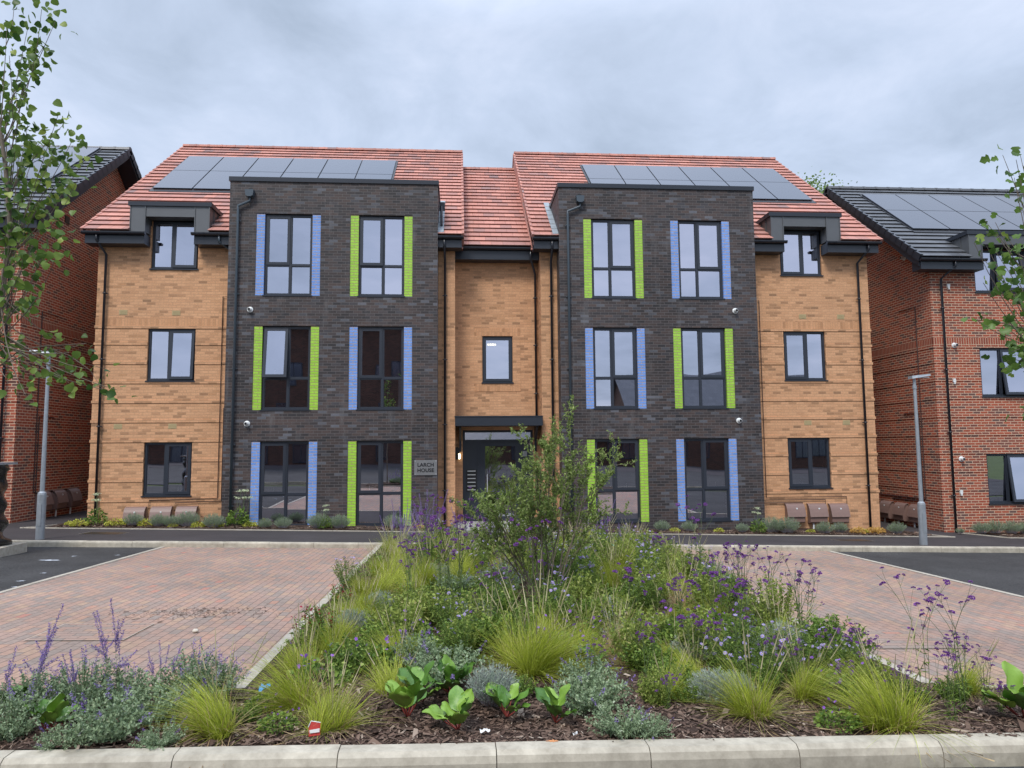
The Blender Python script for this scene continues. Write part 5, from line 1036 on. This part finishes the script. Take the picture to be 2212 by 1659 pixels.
# --- the multi-stemmed shrub in the bed
def grow_shrub(root, H, stems, seed):
    r2 = np.random.default_rng(seed); paths = []; LP = []; LD = []
    def br(p0, d, L, rad0, lev):
        m = 5; pts = [p0]; dd = d.copy()
        for i in range(m): dd = unit(dd+r2.normal(0, .10, 3)+A([0, 0, .03])); pts.append(pts[-1]+dd*L/m)
        p = A(pts); paths.append((p, rad0, rad0*.45))
        if lev >= 1:
            k = int(L*48)+3; t = r2.uniform(.15, 1, k)*(m); i = np.minimum(t.astype(int), m-1); q = p[i]+(p[i+1]-p[i])*(t-i)[:, None]; LP.append(q+r2.normal(0, .008, q.shape)); LD.append(unit(r2.normal(0, 1, q.shape)*.8+dd*.7+A([0, 0, .25])))
        if lev < 3:
            for j in range((6, 4, 3)[lev]):
                t = r2.uniform(.3, .98); i = int(t*m); a = p[i]+(p[min(i+1, m)]-p[i])*(t*m-i); nd = unit(dd+r2.normal(0, .42, 3)+A([0, 0, .25])); br(a, nd, L*r2.uniform(.26, .48), rad0*.5, lev+1)
    for az, tl, L in stems:
        d = A([math.cos(az)*math.sin(tl), math.sin(az)*math.sin(tl), math.cos(tl)]); br(A([math.cos(az)*.07, math.sin(az)*.07, 0]), d, L*H, .011, 0)
    V, F = cat(*[tubes([p], a, b, 5) for p, a, b in paths]); mesh_np('branches', V, F, 'twig', root)
    P = np.concatenate(LP); D = np.concatenate(LD); mesh_np('crown', *leaves(P, D, r2.uniform(.03, .055, len(P)), r2.uniform(.013, .022, len(P)), .18), 'shrub_leaf', root)
sp = on_ground(1178, 1305); sh = thing('flowering_shrub', 'tall airy multi-stemmed green shrub standing in the planted bed before the entrance', 'shrub', sp)
grow_shrub(sh, .89, [(3.3, .50, 1.35), (2.9, .28, 1.8), (1.6, .12, 1.9), (3.0, .10, 2.0), (0.2, .22, 1.75), (0.0, .44, 2.1), (5.0, .25, 1.5), (1.2, .35, 1.6), (4.0, .35, 1.4), (0.5, .62, 1.3), (3.6, .68, 1.3), (3.0, .72, 1.35), (3.3, .34, 1.6), (2.7, .5, 1.3), (2.2, .3, 1.6), (6.0, .32, 1.6), (4.6, .18, 1.75)], 4)

# --- young street trees at either side of the frame
def atY(px, py, Y): q = ray(px, py); return A(CAM+q*(Y/q.y))
def leafset(C, kind, n, spread, size, r2):
    P = C+r2.normal(0, spread, (n, 3)); D = unit(r2.normal(0, .7, (n, 3))+A([.25, 0, -.55])); L = r2.uniform(.75, 1.25, n)*size; N0 = r2.normal(0, 1, (n, 3)); Sd = unit(np.cross(D, N0)); Nn = np.cross(Sd, D)
    out = {'lime': [(0, 0), (.42, .10), (.52, .38), (.34, .72), (0, 1.0), (-.34, .72), (-.52, .38), (-.42, .10)], 'maple': [(0, 0), (.30, .05), (.52, .30), (.30, .42), (.46, .74), (0, 1.05), (-.46, .74), (-.30, .42), (-.52, .30), (-.30, .05)]}[kind]
    h = len(out); V = np.zeros((n, h+1, 3)); V[:, 0] = P+D*(L*.45)[:, None]
    for i, (a, b) in enumerate(out): V[:, i+1] = P+Sd*(a*L)[:, None]+D*(b*L)[:, None]+Nn*((abs(a)*.28-(b-.4)**2*.25)*L)[:, None]
    F = np.concatenate([np.arange(n)[:, None]*(h+1)+A([[0, i+1, (i+1) % h+1]]) for i in range(h)]); return V.reshape(-1, 3), F
def street_tree(label, base, trunk, tips, kind, m, Y, seed, nleaf, size, extra):
    r2 = np.random.default_rng(seed); root = thing('street_tree', label, 'tree', base); o = A(base); T = [atY(x, y, Y)-o for x, y in trunk]; T = A([A([0, 0, 0])]+T)
    mesh_np('trunk', *tubes([T], .028, .005, 8), 'twig', root, True); paths = []; LV = []
    for px, py, f in tips:
        e = atY(px, py, Y+r2.normal(0, .22))-o; 
        d = np.linalg.norm(T-(e-A([0, 0, .45]))[None], axis=1); i = max(3, int(np.argmin(d))); s = T[i]+(T[max(i-1, 0)]-T[i])*r2.uniform(0, .7); p = curve(s, e, (r2.normal(0, .04), r2.normal(0, .05), -.08), 6); paths.append(p)
        for t, q in ((1.0, 1.0), (.82, .6), (.62, .35)): 
            c = p[-1]*t+p[0]*(1-t) if t < 1 else p[-1]; c = p[min(5, int(t*5))]; LV.append(leafset(c, kind, max(2, int(nleaf*f*q)), .046, size, r2))
    for pl in extra: P_ = A([atY(x, y, Y+.05)-o for x, y in pl]); paths.append(P_)
    mesh_np('branches', *tubes(paths, .005, .0018, 4), 'twig', root); mesh_np('crown', *cat(*LV), m, root); return root
tl_ = [(120, 45), (95, 100), (60, 60), (30, 20), (20, 120), (55, 165), (35, 200), (10, 230), (62, 130), (90, 20), (15, 60), (125, 250), (158, 300), (100, 290), (60, 270), (138, 268), (75, 330), (118, 330), (40, 335), (182, 345), (150, 360), (170, 385), (110, 390), (60, 380), (20, 370), (10, 420), (90, 430), (60, 450), (140, 402), (30, 460), (100, 462), (118, 490), (60, 500), (20, 500), (75, 520), (128, 530), (50, 560), (10, 560), (85, 560), (20, 600), (40, 660), (62, 655), (8, 720), (20, 300), (8, 160), (40, 250)]
tl_ = [(x, y, 1.0) for x, y in tl_]+[(x, y, .45) for x, y in ((50, 760), (135, 738), (150, 762), (187, 742), (60, 800), (12, 815), (55, 852), (160, 802), (150, 822), (175, 832), (187, 797), (228, 797), (225, 842), (252, 842), (20, 770))]
tx = atY(-95, 1500, 5.0); street_tree('young broad-leaved tree with round leaves and drooping twigs at the left edge', (float(tx[0]), 5.0, G(float(tx[0]), 5)-.03), [(-70, 1100), (-30, 820), (4, 640), (22, 490), (12, 360), (-5, 240), (-25, 100), (-50, -60)], tl_, 'lime', 'lime_leaf', 5.0, 21, 9, .050, [[(-40, 860), (0, 790), (45, 755), (95, 748), (150, 768), (195, 800), (222, 842)], [(0, 790), (60, 765), (105, 790), (150, 828)], [(-20, 770), (30, 800), (52, 850)], [(95, 748), (140, 745), (186, 742)]])
tr_ = [(2166, 335), (2204, 335), (2191, 384), (2204, 425), (2126, 474), (2166, 502), (2104, 524), (2131, 531), (2194, 526), (2152, 545), (2181, 562), (2204, 577), (2124, 611), (2156, 622), (2194, 632), (2209, 650), (2106, 689), (2139, 689), (2176, 709), (2205, 722), (2183, 760), (2168, 768), (2170, 792), (2203, 780), (2207, 888), (2212, 500), (2215, 740), (2150, 500)]
tx = atY(2330, 1500, 5.0); street_tree('young maple with lobed leaves at the right edge in front of the red house', (float(tx[0]), 5.0, G(float(tx[0]), 5)-.03), [(2310, 1100), (2290, 860), (2262, 700), (2235, 560), (2225, 440), (2216, 350)], [(x, y, .6) for x, y in tr_], 'maple', 'maple_leaf', 5.0, 33, 5, .060, [[(2240, 640), (2190, 560), (2150, 480)], [(2215, 440), (2195, 345)], [(2250, 720), (2180, 625), (2125, 560)], [(2260, 760), (2190, 700), (2110, 690)]])
# --- tree crown far behind, between the two roofs
btp = atY(1778, 482, 36); btz = btp[2]+1; bt = thing('background_tree', 'distant green tree crown showing between the red and the grey roof', 'tree', (float(btp[0]), 36, -1)); n = 9000
cl = unit(rng.normal(size=(60, 3)))*rng.uniform(.4, 1, (60, 1))*A([2.0, 2.0, 2.0])+A([0, 0, float(btz)]); ci = rng.integers(0, 60, n); P = cl[ci]+rng.normal(0, .42, (n, 3))
mesh_np('crown', *leaves(P, rng.normal(size=(n, 3)), rng.uniform(.10, .2, n), rng.uniform(.08, .13, n)), 'green_leaf', bt)
mesh_np('trunk', *tubes([A([(0, 0, 0), (.1, 0, 6), (0, .1, 13)])]+[curve((0, 0, 8), c*.9+A([0, 0, 1.2]), (0, 0, .3), 4) for c in cl[:12]], .22, .05, 7), 'bark', bt)

# ================================================================== street furniture and small things
def lamp_post(label, x, y, sgn, H):
    t = thing('street_lamp', label, 'street lamp', (x, y, G(x, y)), 'galvanised street lamps'); z = G(x, y)
    b = MB(); b.lathe([(.085, -.1), (.085, .92), (.078, .96), (.047, .99)], (x, y, z), 'z', 20); b.box(x-.045, x+.045, y-.09, y-.083, z+.28, z+.74); b.build('base_section', 'galv', t, smooth=False)
    b = MB(); b.lathe([(.046, .98), (.036, H-.34), (.047, H-.335), (.047, H-.26), (.036, H-.255), (.034, H-.10)], (x, y, z), 'z', 18); b.build('pole', 'galv', t, smooth=False)
    b = MB(); P = [(-.10, -.09), (.02, -.115), (.26, -.115), (.36, -.09), (.36, .09), (.26, .115), (.02, .115), (-.10, .09)]
    lo, hi = [], []
    for a, c in P:
        f = (a+.1)/.46; lo.append((x+sgn*a, y+c, z+H-.10+.075*f)); hi.append((x+sgn*a*.97, y+c*.85, z+H-.045+.055*f+(.0 if f > .6 else .012)))
    b.quad(*lo[::-1]); b.quad(*hi)
    for i in range(8): j = (i+1) % 8; b.quad(lo[i], lo[j], hi[j], hi[i])
    h = b.build('lamp_head', 'galv', t, bevel=.01); b = MB(); b.box(min(x+sgn*.08, x+sgn*.33), max(x+sgn*.08, x+sgn*.33), y-.075, y+.075, z+H-.075, z+H-.06); b.build('lens', 'white', h)
    return t
lamp_post('galvanised street lamp on the left footway before the left red house', -9.86, 15.78, -1, 3.98); lamp_post('galvanised street lamp on the right footway by the shaded passage', 9.62, 15.95, 1, 3.95)
# wrapped stack at the left edge
wx, wy = -10.0, 14.1; t = thing('wrapped_stack', 'stack wrapped in black plastic on a concrete block at the left edge', 'wrapped goods', (wx, wy, G(wx, wy)-.1)); z0 = G(wx, wy)-.1
b = MB(); b.box(wx-1.2, wx+.60, wy-.45, wy+.45, z0-.05, z0+.14); b.build('concrete_block', 'edging', t, bevel=.015)
V = []; F = []; nz_, na = 34, 28
for i in range(nz_+1):
    h = i/nz_
    for j in range(na):
        a = 2*math.pi*j/na; rx, ry = .50, .36; k = 1+.05*math.sin(9*h*3.1+a)+.035*math.sin(23*h+3*a)+.03*math.sin(5*a+14*h); e = 1/max(abs(math.cos(a))**.0+0, 1); sq = (abs(math.cos(a))**3+abs(math.sin(a))**3)**(-1/3)
        kk = k*(1.12 if h < .06 else 1)*(1-.10*h+.10*(h > .93)); V.append((-.12+rx*sq*math.cos(a)*kk, ry*sq*math.sin(a)*kk, .14+1.50*h))
for i in range(nz_):
    for j in range(na): jj = (j+1) % na; F.append((i*na+j, i*na+jj, (i+1)*na+jj, (i+1)*na+j))
mesh_np('plastic_wrapping', A(V), A(F), 'plastic_wrap', t, True)
b = MB(); b.box(wx-.60, wx+.40, wy-.36, wy+.36, z0+1.64, z0+1.68); b.build('top_board', 'galv', t, bevel=.01)
V = []; F = []
for k in range(8):
    for j in range(5): V.append((.33+.05*j+.03*math.sin(k*1.7+j), -.32+.05*math.sin(k+j*2), 1.05-.09*k+.02*math.sin(3*j)))
for k in range(7):
    for j in range(4): a = k*5+j; F.append((a, a+1, a+6, a+5))
mesh_np('loose_flap', A(V), A(F), 'plastic_wrap', t, True)
# manhole covers, chamber frames
def cover(name, label, px, py, w, d, dz, m='black'):
    p = on_ground(px, py, dz); t = thing(name, label, 'cover', p); b = MB(); x, y = p.x, p.y
    for a, c, e, f in ((x-w/2, x+w/2, y-d/2, y-d/2+.006), (x-w/2, x+w/2, y+d/2-.006, y+d/2), (x-w/2, x-w/2+.01, y-d/2+.011, y+d/2-.011), (x+w/2-.01, x+w/2, y-d/2+.011, y+d/2-.011)): 
        b.quad(*[(u, v, G(u, v)+dz+.005) for u, v in ((a, e), (c, e), (c, f), (a, f))])
    b.build('frame', 'edging', t); b = MB(); b.quad(*[(u, v, G(u, v)+dz+.004) for u, v in ((x-w/2+.011, y-d/2+.011), (x+w/2-.011, y-d/2+.011), (x+w/2-.011, y+d/2-.011), (x-w/2+.011, y+d/2-.011))]); b.build('cover_plate', m, t)
cover('manhole_cover', 'dark rectangular cover in the footway left of the wall bed', 225, 1152, .9, .55, -.004); cover('manhole_cover', 'dark rectangular cover in the footway below the right buff wing', 1840, 1167, .9, .55, -.004)
cover('chamber_cover', 'recessed cover framed in metal in the left block paving', 200, 1365, .95, .75, -.104, 'paver'); cover('chamber_cover', 'recessed cover framed in metal in the right block paving', 1945, 1382, .95, .75, -.104, 'paver')
# debris
def blob(name, label, cat_, px, py, r, m, dz=-.108, sq=(1, .8, .6)):
    p = on_ground(px, py, dz); n1, n2 = 7, 10; V = []; F = []
    for i in range(n1):
        a = math.pi*i/(n1-1)
        for j in range(n2): q = 2*math.pi*j/n2; k = 1+rng.uniform(-.13, .13); V.append((r*sq[0]*math.sin(a)*math.cos(q)*k, r*sq[1]*math.sin(a)*math.sin(q)*k, r*sq[2]*(1+math.cos(a)*k)))
    for i in range(n1-1):
        for j in range(n2): jj = (j+1) % n2; F.append((i*n2+j, i*n2+jj, (i+1)*n2+jj, (i+1)*n2+j))
    o = mesh_np(name, A(V), A(F), m, None, True); o.location = p; tag(o, label, cat_)
MAT['stone'] = flat('pale_stone', (0.55, 0.50, 0.42), 0.9, var=0.1, vscale=30)
MAT['red_print'] = flat('red_card', (0.50, 0.05, 0.04), 0.5); MAT['blue_litter'] = flat('blue_plastic', (0.05, 0.30, 0.62), 0.4); MAT['paper'] = flat('white_paper', (0.75, 0.75, 0.73), 0.7); MAT['green_ribbon'] = flat('green_ribbon', (0.03, 0.42, 0.27), 0.5)
blob('stone', 'pale loose stone on the left block paving', 'stone', 422, 1367, .035, 'stone')
p = on_ground(679, 1590); t = thing('torn_can', 'torn red and white drink can lying in front of the grass tufts', 'litter', p, rz=.2)
V = [(-.035, 0, .0), (.035, .005, .0), (.036, .02, .07), (-.02, .02, .085), (-.036, .02, .05)]; V2 = [(x*.97, y+.004, z) for x, y, z in V]; mesh_np('red_side', A(V+[V[0]]), A([(0, 1, 2, 3)]), 'red_print', t); mesh_np('rim', *tubes([A([(-.036, .02, .05), (-.02, .02, .085), (.036, .02, .07)])], .003, .003, 5), 'paper', t); mesh_np('white_band', A([(-.028, -.003, .02), (.030, .001, .02), (.031, .004, .042), (-.030, .002, .038)]), A([(0, 1, 2, 3)]), 'paper', t); mesh_np('inner_side', A(V2+[V2[0]]), A([(0, 4, 3, 2)]), 'red_print', t)
def scrap(name, label, px, py, s, m, dz=-.03, cat_='litter', n=5):
    p = on_ground(px, py, dz); V = []; F = []
    for i in range(n):
        for j in range(n): V.append(((i/(n-1)-.5)*s*(1+.2*rng.uniform()), (j/(n-1)-.5)*s*.7, s*.16*(1+math.sin(i*2.1+j*1.3+px))+s*.06*rng.uniform()))
    for i in range(n-1):
        for j in range(n-1): a = i*n+j; F.append((a, a+1, a+n+1, a+n))
    o = mesh_np(name, A(V), A(F), m, None); o.location = p; o.rotation_euler.z = rng.uniform(0, 3); tag(o, label, cat_)
scrap('crumpled_wrapper', 'crumpled blue plastic wrapper on the pale edging left of the grass tufts', 572, 1490, .10, 'blue_litter', 0.0)
scrap('blue_scrap', 'small blue scrap among the violet flowers left of the shrub', 1088, 1300, .05, 'blue_litter', .12)
scrap('paper_scrap', 'white paper scrap beside the bergenia nearest the middle of the kerb', 1047, 1582, .06, 'paper'); scrap('paper_cup_piece', 'white torn cup piece near the kerb below the red-stalked bergenia', 1243, 1588, .045, 'paper'); scrap('paper_scrap', 'white scrap on the mulch left of the red can', 615, 1560, .07, 'paper')
scrap('plant_tie', 'bright green plastic tie hanging in the shrub', 1325, 1180, .12, 'green_ribbon', .35)
n = 900; V, F = scatter(n, -.5, .5, -.5, .5, .022, 0, lambda a, b: 0); V = V.reshape(n, 4, 3); cx = rng.normal(0, .42, n)[:, None]; cy = rng.normal(0, .18, n)[:, None]; c0 = V.mean(1, keepdims=True); pc = on_ground(430, 1322, -.1); V = V-c0; V[:, :, 0] += pc.x+cx; V[:, :, 1] += pc.y+cy
V[:, :, 2] = V[:, :, 2]*.4+A([G(a, b)-.104 for a, b in zip(V[:, 0, 0], V[:, 0, 1])])[:, None]+.004
tag(mesh_np('soil_spill', V.reshape(-1, 3), F, 'chip'), 'spilt soil and bark crumbs scattered on the left block paving', 'debris', kind='stuff')

# paint, chalk and scuffs on the kerb; specks on the tarmac
def splat(name, label, px, py, rx, ry, m, zf, ang=0.0, n=26, rough=.35):
    p = on_ground(px, py, 0.0); V = [(0, 0, 0)]
    for i in range(n): t = 2*math.pi*i/n; k = 1+rng.normal(0, rough); V.append((rx*math.cos(t)*k, ry*math.sin(t)*k, 0))
    V = [(x*math.cos(ang)-y*math.sin(ang)+p.x, x*math.sin(ang)+y*math.cos(ang)+p.y) for x, y, _ in V]; V = [(x, y, zf(x, y)) for x, y in V]
    o = mesh_np(name, A(V), A([(0, i+1, (i+1) % n+1) for i in range(n)]), m); return tag(o, label, 'mark', kind='structure')
MAT['orange_paint'] = flat('orange_paint', (0.62, 0.26, 0.10), 0.8, var=0.2, vscale=60); MAT['scuff'] = flat('tyre_scuff', (0.10, 0.095, 0.09), 0.9); MAT['chalk'] = flat('white_chalk', (0.62, 0.66, 0.72), 0.9, var=.15, vscale=40)
splat('paint_mark', None, 1196, 1602, .030, .016, 'orange_paint', lambda x, y: G(x, y)+.005)
for px, py, a in ((105, 1196, 0), (160, 1188, 1), (255, 1186, .4), (95, 1222, .2), (45, 1238, .7), (35, 1250, .5), (1680*1.1, 1215, .3)):
    splat('chalk_mark', None, px, py, .16 if a == 0 else .05, .05 if a == 0 else .02, 'chalk', lambda x, y: G(x, y)-.112, a)
